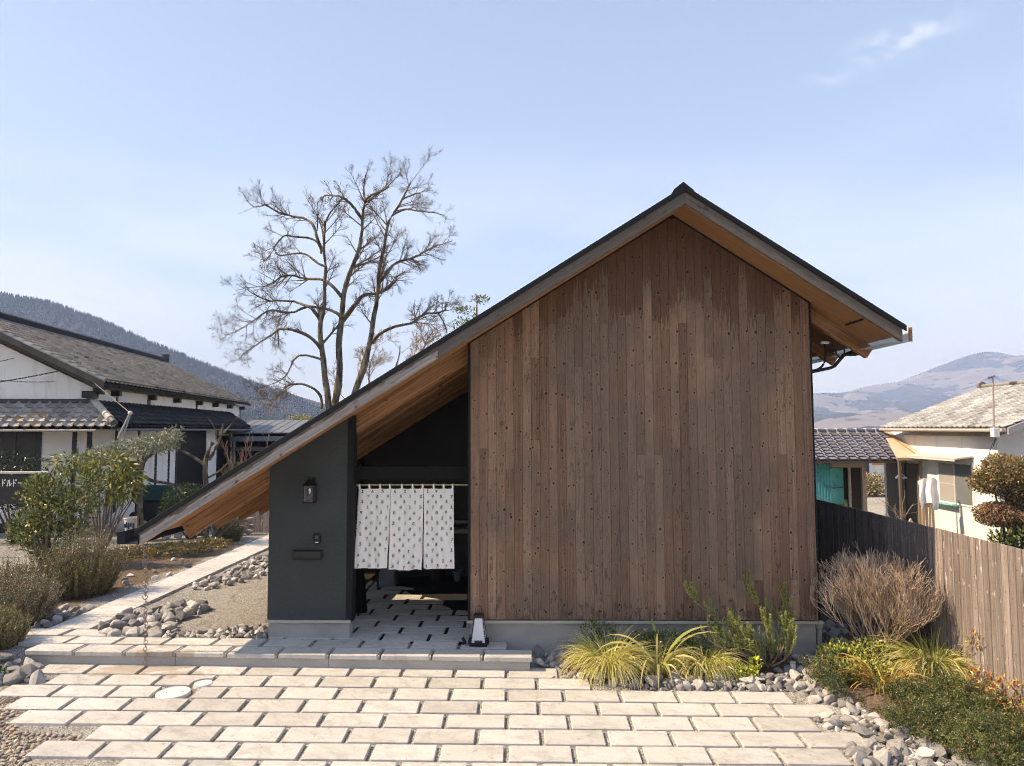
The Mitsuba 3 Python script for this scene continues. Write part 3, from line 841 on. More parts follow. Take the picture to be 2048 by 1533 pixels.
# front wall: backing, then every board, broken into lengths with butt joints
m = MB()
m.prism([(0, 0.0), (4.662, 0.0), (4.662, RT(4.662) - .13), (XA, ZA - .13), (0, RT(0) - .13)], [0, .001, 0], [1, 0, 0], [0, 0, 1], [0, .1, 0])
put('front_wall', m, 'm_dark', parent=house)
W = f'{house}__front_wall'
NB = 39
PB = 4.662 / NB
r1 = np.random.default_rng(31)
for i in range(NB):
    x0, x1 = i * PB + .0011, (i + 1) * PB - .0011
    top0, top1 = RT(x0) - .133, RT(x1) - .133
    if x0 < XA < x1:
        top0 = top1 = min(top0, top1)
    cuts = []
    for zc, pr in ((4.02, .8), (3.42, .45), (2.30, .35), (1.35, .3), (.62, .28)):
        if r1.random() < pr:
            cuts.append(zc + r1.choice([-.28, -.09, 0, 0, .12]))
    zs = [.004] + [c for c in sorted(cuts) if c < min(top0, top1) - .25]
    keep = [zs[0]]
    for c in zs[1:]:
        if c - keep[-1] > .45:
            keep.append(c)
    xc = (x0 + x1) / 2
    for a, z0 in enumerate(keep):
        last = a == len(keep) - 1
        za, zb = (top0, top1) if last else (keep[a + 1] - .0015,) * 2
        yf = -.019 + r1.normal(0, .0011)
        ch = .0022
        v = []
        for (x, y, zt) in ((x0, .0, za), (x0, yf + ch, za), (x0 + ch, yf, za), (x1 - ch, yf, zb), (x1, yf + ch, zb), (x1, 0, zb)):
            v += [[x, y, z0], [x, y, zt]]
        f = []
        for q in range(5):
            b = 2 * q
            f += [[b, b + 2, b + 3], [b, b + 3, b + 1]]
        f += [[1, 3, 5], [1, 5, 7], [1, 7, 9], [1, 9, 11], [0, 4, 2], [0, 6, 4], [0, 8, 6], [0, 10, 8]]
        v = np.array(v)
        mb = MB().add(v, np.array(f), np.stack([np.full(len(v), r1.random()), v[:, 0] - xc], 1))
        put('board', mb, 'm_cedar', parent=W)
for x0, x1 in ((0, XA), (XA, 4.662)):
    m = MB()
    slope_piece(m, x0, x1, -.034, .0, .1255, .150, .002)
    put('top_trim', m, 'm_black', parent=house)
put('corner_trim', MB().box(-.034, -.001, -.03, .12, -.05, RT(-.02) - .13, .003), 'm_dark', parent=house)
put('corner_trim', MB().box(4.6625, 4.685, -.022, .12, 0, RT(4.67) - .13, .003), 'm_dark', parent=house)
for x0, x1 in ((-.05, 4.73), (-2.79, -1.625)):
    m = MB()
    m.box(x0, x1, -.036, .02, -.046, -.010, .003)
    put('flashing', m, 'm_flash', parent=house)
put('foundation', MB().box(.0, 4.64, .03, 8.0, -.62, -.046, .004), 'm_concrete', parent=house)
put('foundation', MB().box(-2.768, -1.65, .03, .17, -.62, -.046, .004), 'm_concrete', parent=house)
put('drain_cap', MB().box(4.66, 4.76, .06, .15, -.13, -.03, .012).box(4.68, 4.74, .07, .13, -.40, -.13, .008), 'm_flash', parent=house)
# side, rear and porch walls
m = MB().prism([(0, -.046), (4.655, -.046), (4.655, RT(4.655) - .13), (XA, ZA - .13), (0, RT(0) - .13)], [0, 8.0, 0], [1, 0, 0], [0, 0, 1], [0, -.1, 0])
put('rear_wall', m, 'm_dark', parent=house)
put('side_wall', MB().box(4.56, 4.655, .102, 7.9, -.046, RT(4.655) - .14, 0), 'm_dark', parent=house)
put('side_wall', MB().box(.0, .095, .102, 7.9, -.046, RT(0) - .14, 0), 'm_dark', parent=house)
m = MB().prism([(-2.58, -.45), (-.002, -.45), (-.002, RT(0) - .13), (-2.58, RT(-2.58) - .13)], [0, 4.16, 0], [1, 0, 0], [0, 0, 1], [0, .12, 0])
put('porch_back_wall', m, 'm_black', parent=house)
put('side_wall', MB().box(-2.578, -2.46, 4.282, 7.9, -.45, RT(-2.58) - .14, 0), 'm_dark', parent=house)
m = MB().prism([(-2.768, .0), (-1.638, .0), (-1.638, RT(-1.638) - .130), (-2.768, RT(-2.768) - .130)], [0, -.015, 0], [1, 0, 0], [0, 0, 1], [0, .142, 0])
put('entrance_wall', m, 'm_stucco', parent=house, label='dark stucco entrance wall beneath the low end of the roof')
put('wall_edge', MB().box(-1.637, -1.612, -.02, .19, -.04, RT(-1.62) - .14, .003), 'm_dark', parent=house)
put('wall_edge', MB().box(-1.695, -1.6375, -.018, -.0155, -.0, RT(-1.70) - .135, .001), 'm_dark', parent=house)
put('lintel', MB().box(-1.611, -.035, .10, .22, 1.868, 2.056, .004, col=(.013, .0125, .012)), 'm_matte', parent=house)
put('counter', MB().box(-.80, -.003, 3.86, 4.155, .58, .66, .005, col=(.26, .27, .24)).box(-.80, -.003, 4.06, 4.155, .74, .80, .005, col=(.24, .25, .22)), 'm_semi', parent=house)
put('porch_post', MB().box(-2.56, -2.46, 4.0, 4.1, -.4, RT(-2.5) - .39, .004), 'm_dark', parent=house)
# pipes and cables under the right eave
t = thing('drain_pipe', 'dark bent drain pipe under the right eave', 'pipe')
m = MB().tube([[4.66, .40, 3.33], [5.10, .40, 3.42], [5.17, .40, 3.45], [5.30, .40, 3.60], [5.44, .40, 3.66]], .024, 10, col=(.02, .021, .024))
put('pipe', m, 'm_semi', True, parent=t)
put('outlet', MB().box(5.38, 5.52, .3, .5, 3.60, 3.657, .01, col=(.02, .021, .024)), 'm_semi', parent=t)


def spline(pts, n=24):
    from scipy.interpolate import CubicSpline
    pts = np.asarray(pts, float)
    s = np.concatenate([[0], np.cumsum(np.linalg.norm(np.diff(pts, axis=0), axis=1))])
    return CubicSpline(s, pts)(np.linspace(0, s[-1], n))


t = thing('cable_loop', 'black cables looping down from white clips under the right eave', 'cable')
put('cable', MB().tube(spline([[4.69, .3, 3.46], [4.78, .28, 3.38], [4.92, .27, 3.42], [5.0, .28, 3.60], [5.0, .3, 3.76]]), .016, 8, col=(.014, .014, .016)), 'm_semi', True, parent=t)
put('cable', MB().tube(spline([[5.02, .3, 3.78], [5.12, .28, 3.70], [5.17, .28, 3.58], [5.24, .3, 3.55], [5.27, .3, 3.66], [5.22, .3, 3.82], [5.14, .32, 3.92]]), .011, 8, col=(.014, .014, .016)), 'm_semi', True, parent=t)
put('clip', MB().box(4.72, 4.79, .26, .32, 3.70, 3.75, .006, col=(.72, .72, .74)), 'm_semi', parent=t)
put('clip', MB().box(4.94, 5.05, .26, .32, 3.755, 3.79, .01, col=(.72, .72, .74)), 'm_semi', parent=t)

# ------------------------------------------------------------------ things on the entrance wall
wl = thing('wall_lantern', 'small black lantern with a pale bulb on the dark entrance wall', 'lantern')
cx, zy = -2.185, -.10
put('back_plate', MB().box(cx - .05, cx + .05, -.03, -.0155, 1.66, 1.92, .004), 'm_black', parent=wl)
m = MB()
for a in (-1, 1):
    for b in (-1, 1):
        m.obox([cx + a * .068, zy + b * .062, 1.705], [.006, 0, 0], [0, .006, 0], [0, 0, .115], .001)
put('frame', m, 'm_black', parent=wl)
put('cap', MB().lathe([(.001, 1.905), (.016, 1.90), (.02, 1.885), (.045, 1.865), (.085, 1.825), (.098, 1.82), (.098, 1.81), (.001, 1.81)], (cx, zy, 0), 24), 'm_black', True, parent=wl)
put('base', MB().box(cx - .078, cx + .078, zy - .072, zy + .072, 1.578, 1.594, .004), 'm_black', parent=wl)
put('bulb', MB().lathe([(.001, 1.775), (.012, 1.768), (.018, 1.75), (.014, 1.73), (.009, 1.715), (.009, 1.70), (.001, 1.70)], (cx, zy, 0), 14), 'm_white', True, parent=wl)
for a in (-1, 1):
    put('pane', MB().add([[cx + a * .066, zy - .056, 1.595], [cx + a * .066, zy + .056, 1.595], [cx + a * .066, zy + .056, 1.81], [cx + a * .066, zy - .056, 1.81]], [[0, 1, 2, 3]]), 'm_pane', parent=wl)
put('pane', MB().add([[cx - .062, zy - .06, 1.595], [cx + .062, zy - .06, 1.595], [cx + .062, zy - .06, 1.81], [cx - .062, zy - .06, 1.81]], [[0, 1, 2, 3]]), 'm_pane', parent=wl)
ic = thing('intercom', 'small black door intercom with a white strip on the entrance wall', 'intercom')
put('housing', MB().box(-2.145, -2.05, -.045, -.0155, 1.015, 1.15, .006), 'm_black', parent=ic)
put('lens', MB().obox([-2.098, -.047, 1.105], [.022, 0, 0], [0, .003, 0], [0, 0, .022], .004, col=(.05, .055, .06)), 'm_paint', parent=ic)
put('label_strip', MB().box(-2.12, -2.075, -.0475, -.045, 1.03, 1.042, .0008), 'm_white', parent=ic)
mb_ = thing('mailbox', 'long black letter slot box low on the entrance wall', 'mailbox')
put('case', MB().box(-2.42, -2.02, -.06, -.0155, .805, .925, .006), 'm_black', parent=mb_)
put('flap', MB().box(-2.405, -2.04, -.066, -.061, .835, .915, .002, col=(.016, .015, .014)), 'm_paint', parent=mb_)

# ------------------------------------------------------------------ curtain in the doorway
rod = put('bamboo_rod', MB().tube([[-1.61, .17, 1.795], [-1.1, .17, 1.797], [-.5, .17, 1.797], [-.036, .17, 1.795]], .0105, 10, col=(.40, .32, .18)), 'm_semi', True, label='thin bamboo rod across the doorway holding the curtain', cat='rod')
nr = thing('doorway_curtain', 'white split doorway curtain printed with scattered dark numerals', 'curtain')
PAN = [(-1.580, -1.130, -1.622, -1.170, .655, 0.0), (-1.126, -.672, -1.145, -.690, .632, 1.9), (-.666, -.252, -.664, -.232, .650, 4.2)]
DIG = ['165 709 328 157 943 671 709 832 165 701 328 157 943 67 709', '416 570 632 815 094 267 370 081 416 570 632 81 094 267 370', '19 957 663 781 309 126 937 208 641 957 63 781 09 126 137']
GL = {str(k): meshkit.text_mesh(str(k), .040, .0006, bold=True) for k in range(10)}


def cloth(p, u, w):
    """World point of the curtain panel at u across (0..1), w down (0..1)."""
    xa, xb, ya, yb, zb, ph = p
    x0, x1 = xa + (ya - xa) * w, xb + (yb - xb) * w
    x = x0 + (x1 - x0) * u
    fold = .024 * np.sin(u * 8.5 + ph + w * 1.9 + .6 * np.sin(w * 5 + ph)) + .044 * (meshkit.noise(np.stack([u * 5 + ph, w * 6, 0 * u], -1)) - .5) + .008 * np.sin(u * 21 + ph * 2 - w * 2.4) + .010 * np.exp(-((u - .97) / .06) ** 2) * w + .010 * np.exp(-((u - .02) / .06) ** 2) * w
    y = .17 - fold * (.35 + .9 * w) - .012 * w
    z = 1.745 - (1.745 - zb) * w - .010 * np.sin(np.pi * u) * w - .006 * np.abs(np.sin(u * np.pi * 3)) * (1 - w)
    return np.stack([x, y, z], -1)


for i, p in enumerate(PAN):
    U, V_ = np.meshgrid(np.linspace(0, 1, 40), np.linspace(0, 1, 36))
    v = cloth(p, U, V_).reshape(-1, 3)
    a, b = np.meshgrid(np.arange(35), np.arange(39), indexing='ij')
    q = a * 40 + b
    f = np.stack([q, q + 1, q + 41, q + 40], -1).reshape(-1, 4)
    pk = put('panel', MB().add(v, f), 'm_cloth', True, parent=nr)
    dg = MB()
    rows = DIG[i].split()
    pw = p[1] - p[0]
    for r, row in enumerate(rows):
        w = .022 + r * .0668
        for c, ch in enumerate(row):
            u = (.12 if r % 2 == 0 else .29) + c * .31 + .02 * math.sin(r * 7.1 + c * 3.3)
            g = GL[ch]
            gv = np.array(g.vertices)
            gv[:, :2] -= gv[:, :2].mean(0)
            uu, ww = u + gv[:, 0] / pw, w + .010 - gv[:, 1] / (1.745 - p[4])
            pos = cloth(p, uu, ww)
            pos[:, 1] -= .0008 + gv[:, 2] * 1.5
            for ox in (-.0011, .0011):
                dg.add(pos + [ox, -.0002 * (ox > 0), ox * .7], np.array(g.faces), None, (.008, .009, .016))
    put('numerals', dg, 'm_matte', parent=pk, kind='stuff')
    for k in range(4 if i == 0 else 3):
        u = ((0.0, .333, .667, 1.0) if i == 0 else (.333, .667, 1.0))[k]
        x = p[0] + (p[1] - p[0]) * u
        x = min(max(x, p[0] + .012), p[1] - .012)
        m = MB()
        ring = [(.17 - .0135, 1.738), (.17 - .0140, 1.797), (.17 - .010, 1.806), (.17, 1.8095), (.17 + .010, 1.806), (.17 + .0140, 1.797), (.17 + .0135, 1.738)]
        v = np.array([[x + s * .011, yy, zz] for yy, zz in ring for s in (-1, 1)])
        m.add(v, [[2 * q, 2 * q + 1, 2 * q + 3, 2 * q + 2] for q in range(len(ring) - 1)])
        put('tab', m, 'm_cloth', parent=nr)

# ------------------------------------------------------------------ porch furnishings
bn = thing('porch_bench', 'low dark wooden bench standing inside the porch', 'bench')
put('seat', MB().box(-2.38, -1.87, 1.86, 3.08, .03, .065, .004, col=(.030, .022, .017)), 'm_semi', parent=bn)
for x in (-2.34, -1.91):
    for y in (1.92, 3.02):
        put('leg', MB().box(x - .019, x + .019, y - .019, y + .019, float(z_step(x, y)), .03, .003, col=(.030, .022, .017)), 'm_semi', parent=bn)
put('rail', MB().box(-1.918, -1.902, 1.94, 3.0, -.11, -.08, .002, col=(.030, .022, .017)), 'm_semi', parent=bn)
m = MB()
r2 = np.random.default_rng(5)
nz, na = 26, 44
zz = np.linspace(0, 1, nz)
aa = np.arange(na) * 2 * np.pi / na
rad = np.interp(zz, [0, .15, .55, .8, .93, 1.0], [.155, .15, .135, .115, .075, .004])
fo = .014 * np.sin(aa * 7 + .6)[None] * (1 - zz[:, None]) + .008 * np.sin(aa * 13 + 2)[None] * (1 - zz[:, None])
xx = -1.86 + (rad[:, None] + fo) * np.cos(aa)[None] * .95 - .03 * zz[:, None]
yy = 1.3 + (rad[:, None] + fo) * np.sin(aa)[None]
v = np.stack([xx, yy, np.repeat(float(z_step(-1.8, 1.3)) + .05 + zz[:, None] * .88, na, 1)], -1).reshape(-1, 3)
i, j = np.meshgrid(np.arange(nz - 1), np.arange(na), indexing='ij')
m.add(v, np.stack([i * na + j, i * na + (j + 1) % na, (i + 1) * na + (j + 1) % na, (i + 1) * na + j], -1).reshape(-1, 4), None, (.010, .010, .011))
cv = thing('covered_stand', 'black cloth draped over a stand just inside the entrance wall', 'stand')
put('cloth', m, 'm_matte', True, parent=cv)
m = MB()
for a in range(4):
    q = a * math.pi / 2 + .4
    m.tube([[-1.86, 1.3, -.2], [-1.86 + .15 * math.cos(q), 1.3 + .15 * math.sin(q), float(z_step(-1.8, 1.3)) + .012]], .012, 6, col=(.012, .012, .012))
put('base', m, 'm_semi', parent=cv)
t = thing('grey_pedestal', 'blue grey pedestal block at the back of the porch', 'pedestal')
put('block', MB().box(-1.93, -1.66, 3.25, 3.5, float(z_step(-1.8, 3.3)), .28, .01, col=(.20, .23, .26)), 'm_matte', parent=t)
put('plinth', MB().box(-1.95, -1.64, 3.23, 3.52, float(z_step(-1.8, 3.3)), float(z_step(-1.8, 3.3)) + .04, .005, col=(.17, .2, .23)), 'm_matte', parent=t)
t = thing('kindling_basket', 'dark basket of pale sticks against the porch back wall', 'basket')
put('basket', MB().lathe([(.001, -.31), (.11, -.31), (.125, -.1), (.135, .02), (.128, .02), (.118, -.1), (.001, -.28)], (-.95, 3.85, 0), 20, col=(.05, .04, .035)), 'm_matte', True, parent=t)
for k in range(7):
    a = k * .9
    put('stick', MB().tube([[-.95 + .04 * math.cos(a), 3.85 + .04 * math.sin(a), -.25], [-.95 + .1 * math.cos(a), 3.85 + .1 * math.sin(a), .22]], .009, 6, col=(.42, .38, .32)), 'm_matte', parent=t)
t = thing('porch_pot', 'small grey pot beside the basket in the porch', 'pot')
put('pot', MB().lathe([(.001, -.315), (.055, -.315), (.08, -.13), (.085, -.12), (.075, -.12), (.07, -.14), (.001, -.15)], (-.56, 3.8, 0), 20, col=(.20, .2, .2)), 'm_matte', True, parent=t)

# ------------------------------------------------------------------ floor lantern by the step
fl = thing('floor_lantern', 'tapered black floor lantern with white paper sides standing by the doorway', 'lantern')
cx, cy = .125, -.165
zf = float(z_step(cx, cy)) + .001
put('base', MB().box(cx - .115, cx + .115, cy - .115, cy + .115, zf, zf + .045, .004).box(cx - .135, cx + .135, cy - .05, cy + .05, zf + .012, zf + .075, .004).box(cx - .05, cx + .05, cy - .135, cy + .135, zf + .012, zf + .075, .004), 'm_black', parent=fl)
wb, wt, zt = .098, .056, zf + .355
for a, b in ((-1, -1), (1, -1), (1, 1), (-1, 1)):
    put('post', MB().obox([cx + a * (wb + wt) / 2, cy + b * (wb + wt) / 2, (zf + .045 + zt) / 2], [.0065, 0, 0], [0, .0065, 0], [a * (wt - wb) / 2, b * (wt - wb) / 2, (zt - zf - .045) / 2], .001), 'm_black', parent=fl)
for k in range(4):
    c, s = round(math.cos(k * math.pi / 2)), round(math.sin(k * math.pi / 2))
    q = []
    for lx, w, z in ((-1, wb - .004, zf + .045), (1, wb - .004, zf + .045), (1, wt - .004, zt), (-1, wt - .004, zt)):
        x, y = lx * w, -(w + .002)
        q.append([cx + x * c - y * s, cy + x * s + y * c, z])
    put('paper_side', MB().add(q, [[0, 1, 2, 3]]), 'm_paper', parent=fl)
put('cap', MB().box(cx - .066, cx + .066, cy - .066, cy + .066, zt, zt + .04, .004), 'm_black', parent=fl)
aa = np.linspace(0, np.pi, 15)
pts = np.concatenate([[[cx - .043, cy, zt + .03]], np.stack([cx - .043 * np.cos(aa), 0 * aa + cy, zt + .10 + .043 * np.sin(aa)], 1), [[cx + .043, cy, zt + .03]]])
put('handle', MB().tube(pts, .0035, 8), 'm_black', True, parent=fl)
pl = thing('power_plug', 'black plug and short cord lying left of the floor lantern', 'plug')
m = MB().obox([-.07, -.17, zf + .05], [.014, .0, .012], [0, .02, 0], [-.02, 0, .035], .004)
put('plug', m, 'm_black', parent=pl)
put('socket', MB().box(-.10, -.05, -.20, -.14, zf, zf + .022, .005), 'm_black', parent=pl)
put('cord', MB().tube(spline([[-.06, -.19, zf + .008], [-.03, -.235, zf + .006], [.0, -.22, zf + .006], [.03, -.18, zf + .01]], 14), .005, 6, col=(.28, .27, .25)), 'm_matte', True, parent=pl)

# ------------------------------------------------------------------ rain chain
rc = thing('rain_chain', 'metal rain chain hanging from the low end of the roof', 'chain')
a = np.linspace(0, 2 * np.pi, 15)
links = {}
for kind, (hw, hh, r) in {'big': (.026, .030, .0058), 'small': (.021, .027, .0046)}.items():
    P = np.stack([hw * np.cos(a), 0 * a, hh * np.sin(a)], 1)
    m = MB().tube(P, r, 6, cap=False)
    v, f, _, _ = m.get()
    links[kind] = mikit.ply((v, f), 'm_chain', True)
z = 1.125
i = 0
while z > -.37:
    big = z > .45
    frac = (1.125 - z) / 1.5
    M = T().translate([-4.10 + .045 * frac + .006 * math.sin(i * 1.9), -.70, z]).rotate([0, 0, 1], 40 + 90 * (i % 2) + 8 * math.sin(i)).rotate([0, 1, 0], 8 * math.sin(i * 2.3))
    put('link', {**links['big' if big else 'small'], 'to_world': M}, None, parent=rc)
    z -= .042 if big else .040
    i += 1

# ------------------------------------------------------------------ boundary fence on the right
fe = thing('board_fence', 'long vertical board fence on the right, its far half in the shade of the house', 'fence')
r1 = np.random.default_rng(41)
y = -3.9
while y < 9.2:
    w = .1085 + r1.normal(0, .0015)
    s = float(r1.random())
    zt = 1.285 + r1.normal(0, .0025)
    zb = float(gz(5.98, y)) + .03
    xo = 5.99 + r1.normal(0, .0018)
    m = MB().obox([xo + .009, y + w / 2, (zt + zb) / 2], [0, 0, (zt - zb) / 2], [0, w / 2 - .0030, 0], [.009, 0, 0], .0022, seed=s, uvmode='seed')
    put('board', m, 'm_fence', parent=fe)
    y += w + .0012
for z in (.0, .95):
    put('rail', MB().obox([6.035, 2.6, z], [0, 6.6, 0], [.018, 0, 0], [0, 0, .045], .003, seed=.3), 'm_fence', parent=fe)
pg = thing('added_shade_gate', 'added unseen gate darkening the passage between house and board fence', 'gate')  # added out of sight to deepen the shade on the fence
put('panel', MB().box(4.70, 5.97, 6.9, 6.94, -.42, 2.1, .004), 'm_dark', parent=pg)
put('post', MB().box(4.68, 4.76, 6.95, 7.03, -.45, 2.2, .004), 'm_dark', parent=pg)
bf = thing('garden_fence', 'grey board fence closing the garden behind the path', 'fence')
x = -7.4
while x < -2.7:
    m = MB().obox([x, 10.2 + r1.normal(0, .002), .30], [0, 0, .62 + r1.normal(0, .004)], [.05, 0, 0], [0, .009, 0], .002, seed=float(r1.random()), uvmode='seed')
    put('board', m, 'm_fence', parent=bf)
    x += .104
put('rail', MB().obox([-5.0, 10.23, .6], [2.4, 0, 0], [0, .015, 0], [0, 0, .04], .003, seed=.2), 'm_fence', parent=bf)


# ------------------------------------------------------------------ roof tiles
def tile_mesh(w, L, h, n=8, lip=.028, roll=.24):
    """Curved clay tile in (x across, y up the slope, z off the slope)."""
    t = np.linspace(0, 1, n)
    z = h * np.exp(-((t - .13) / .13) ** 2) + .30 * h * (2 * t - 1.25) ** 2
    x = t * w * 1.03
    v = np.concatenate([np.stack([x, 0 * x, z + lip], 1), np.stack([x, 0 * x + L * 1.12, z], 1), np.stack([x, 0 * x, z + lip - .024], 1)])
    f = []
    for i in range(n - 1):
        f += [[i, i + 1, n + i + 1, n + i], [2 * n + i, 2 * n + i + 1, i + 1, i]]
    return v, np.array(f)


def lay(frame, tv, x, y):
    o, a, b, c = frame
    return o + (tv[:, :1] + x) * a + (tv[:, 1:2] + y) * b + tv[:, 2:] * c


def tcol(r, base, var=.18, lich=None, p=0.0):
    c = np.array(base) * (1 + r.normal(0, var))
    if lich is not None and r.random() < p:
        c = c * .55 + np.array(lich) * .45
    return np.clip(c, .01, .9)


# ------------------------------------------------------------------ old tiled house on the left
lh = thing('tiled_house', 'old white plastered house with a curved grey tile roof on the left', 'house')
LO, LU, LW = np.array([-11.84, 10.4]), np.array([-.148, .989]), np.array([.989, .148])


def LH(u, w, z):
    p = LO + LU * u + LW * w
    return np.array([p[0], p[1], z])


LUX, LWX, UP = np.array([*LU, 0]), np.array([*LW, 0]), np.array([0, 0, 1.0])
SLO = .49


def lbox(m, u0, u1, w0, w1, z0, z1, bev=.004, **k):
    return m.obox(LH((u0 + u1) / 2, (w0 + w1) / 2, (z0 + z1) / 2), LUX * (u1 - u0) / 2, LWX * (w1 - w0) / 2, UP * (z1 - z0) / 2, bev, **k)


m = MB().prism([(-7.6, -.4), (0, -.4), (0, 3.80), (-3.8, 5.68), (-7.6, 3.80)], LH(0, 0, 0), LWX, UP, LUX * 16.4)
put('plaster_wall', m, 'm_plaster', parent=lh)
RZ = lambda w: 3.95 + SLO * (.45 - w)
m = MB()
for s in (1, -1):
    w0, w1 = (.45, -3.8) if s == 1 else (-8.05, -3.8)
    z0, z1 = RZ(.45), RZ(-3.8)
    a = LH(8.15, (w0 + w1) / 2, (z0 + z1) / 2 - .05)
    m.obox(a, LUX * 8.6, (LWX * (w1 - w0) + UP * (z1 - z0)) / 2, UP * .045, 0)
put('roof', m, 'm_dark', parent=lh)
LR = f'{lh}__roof'
r1 = np.random.default_rng(51)
sl = (-LWX + UP * SLO) / math.hypot(1, SLO)
nn = (LWX * SLO + UP) / math.hypot(1, SLO)
fr = (LH(-.45, .47, RZ(.47) + .0), LUX, sl, nn)
tw, tl = .30, .275
tv, tf = tile_mesh(tw, tl, .085, 8, .055)
m = MB()
rows_n = int(math.hypot(4.25, 4.25 * SLO) / tl)
for i in range(56):
    for j in range(rows_n):
        m.add(lay(fr, tv, i * tw, j * tl), tf, None, tcol(r1, (.30, .29, .278), .20, (.40, .37, .31), .2))
put('roof_tiles', m, 'm_tile', True, parent=LR, kind='stuff')
a = np.linspace(0, np.pi, 8)
m = MB()
for k, (hw, z) in enumerate(((.16, .08), (.135, .16), (.115, .24))):
    m.obox(LH(8.0, -3.8, RZ(-3.8) + z - .04), LUX * 8.5, LWX * hw, UP * .036, .004)
put('ridge_course', m, 'm_roofmetal', parent=LR)
prof = np.stack([np.cos(a) * .085, np.sin(a) * .08], 1)
for i in range(60):
    u = -.5 + i * .285
    P = np.array([LH(u, -3.8, RZ(-3.8) + .235), LH(u + .26, -3.8, RZ(-3.8) + .235)])
    put('ridge_tile', MB().tubes(P[None], np.array([[.078, .070]]), 8, col=np.array([tcol(r1, (.06, .062, .062), .15)]), cap=True), 'm_tile', parent=LR)
put('ridge_end_tile', MB().obox(LH(16.5, -3.8, RZ(-3.8) + .30), LUX * .05, LWX * .17, UP * .20, .04, col=(.05, .052, .052)), 'm_tile', parent=LR)
for j in range(rows_n):
    p0 = fr[0] + sl * (j * tl) - LUX * .03 + nn * .05
    p1 = p0 + sl * tl * 1.05 - nn * .01
    mm = MB().tubes(np.array([[p0, p1]]), np.array([[.062, .055]]), 8, col=np.array([tcol(r1, (.24, .225, .21), .2)]), cap=True)
    mm.obox((p0 + p1) / 2 - LUX * .055 - UP * .10, (p1 - p0) / 2, LUX * .012, UP * .09, .004, col=tcol(r1, (.09, .075, .062), .15))
    put('verge_tile', mm, 'm_tile', parent=LR)
m = MB()
m.obox(LH(-.36, (.30 - 3.8) / 2, (RZ(.30) + RZ(-3.8)) / 2 - .17), (LWX * 4.1 - UP * 4.1 * SLO) / 2, LUX * .025, UP * .09, .004, col=(.055, .035, .024))
put('barge_board', m, 'm_semi', parent=lh)
for u in (0.02, 1.2, 4.1, 6.6, 9.3, 11.6, 14.0, 16.3):
    m = MB()
    lbox(m, u - .09, u + .09, .0, .26, 3.62, 3.80, col=(.022, .020, .019))
    put('beam_end', m, 'm_semi', parent=lh)
for u, z0, wd in ((1.55, 2.9, .05), (4.1, 3.18, .12), (9.3, 3.1, .07), (16.36, 2.9, .07)):
    m = MB()
    lbox(m, u - wd, u + wd, -.01, .03, z0, 3.62, col=(.024, .026, .028))
    put('wall_post', m, 'm_semi', parent=lh)
m = MB()
lbox(m, -.34, -.002, -.18, .14, 3.50, 3.70, col=(.015, .014, .014))
put('beam_end', m, 'm_semi', parent=lh)
# lower tiled canopy round two sides
CZ0, CZ1, CO = 3.36, 2.66, .98
cs = math.hypot(CO, CZ0 - CZ1)
m = MB()
m.obox(LH(-CO / 2, -3.4, (CZ0 + CZ1) / 2 - .06), (-LUX * CO + UP * (CZ1 - CZ0)) / 2, LWX * 3.4, UP * .03, 0)
m.obox(LH(7.4, CO / 2, (CZ0 + CZ1) / 2 - .06), (LWX * CO + UP * (CZ1 - CZ0)) / 2, LUX * 7.4, UP * .03, 0)
m.add([LH(0, 0, CZ0 - .06), LH(-CO, 0, CZ1 - .06), LH(-CO, CO, CZ1 - .06), LH(0, CO, CZ1 - .06)], [[0, 1, 2], [0, 2, 3]])
put('canopy', m, 'm_dark', parent=lh)
LC = f'{lh}__canopy'
bs = (LUX * CO + UP * (CZ0 - CZ1)) / cs
bn = np.cross(LWX, bs)
fr2 = (LH(-CO - .03, -3.1, CZ1 - .0), LWX, bs, bn if bn[2] > 0 else -bn)
tv2, tf2 = tile_mesh(.275, .235, .060, 9, .045)
for j in range(5):
    for i in range(15):
        x = i * .275 - .06 * (j % 1)
        wpos = -3.1 + x
        if wpos + .20 > CO - j * .235 * CO / cs:
            continue
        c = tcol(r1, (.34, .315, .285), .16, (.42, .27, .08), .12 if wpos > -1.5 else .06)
        put('canopy_tile', MB().add(lay(fr2, tv2, x, j * .235), tf2, None, c), 'm_tile', True, parent=LC)
bs3 = (-LWX * CO + UP * (CZ0 - CZ1)) / cs
bn3 = np.cross(LUX, bs3)
fr3 = (LH(-.4, CO + .03, CZ1), LUX, bs3, bn3 if bn3[2] > 0 else -bn3)
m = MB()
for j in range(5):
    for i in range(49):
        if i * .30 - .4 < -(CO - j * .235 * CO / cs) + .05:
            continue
        m.add(lay(fr3, tv, i * tw, j * .235), tf, None, tcol(r1, (.05, .05, .052), .18))  # tile colour lowered to paint in the shade of this side
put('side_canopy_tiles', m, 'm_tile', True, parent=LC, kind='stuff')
h0, h1 = LH(.05, -.05, CZ0 + .12), LH(-CO - .02, CO + .02, CZ1 + .10)
for i in range(6):
    a0, a1 = h1 + (h0 - h1) * i / 6, h1 + (h0 - h1) * (i + 1.08) / 6
    put('hip_tile', MB().tubes(np.array([[a0 + UP * .012, a1]]), np.array([[.105, .092]]), 10, col=np.array([tcol(r1, (.42, .40, .37) if i else (.10, .10, .10), .1)]), cap=True), 'm_tile', parent=LC)
m = MB()
m.obox(LH(-.02, -3.6, CZ0 + .06), LWX * 3.6, LUX * .04, UP * .06, .01, col=(.05, .055, .055))
put('canopy_ridge', m, 'm_tile', parent=LC)
put('gutter', MB().tube([LH(-CO - .08, -4, CZ1 - .07), LH(-CO - .08, .55, CZ1 - .09)], .035, 8, col=(.36, .33, .30)), 'm_semi', parent=lh)
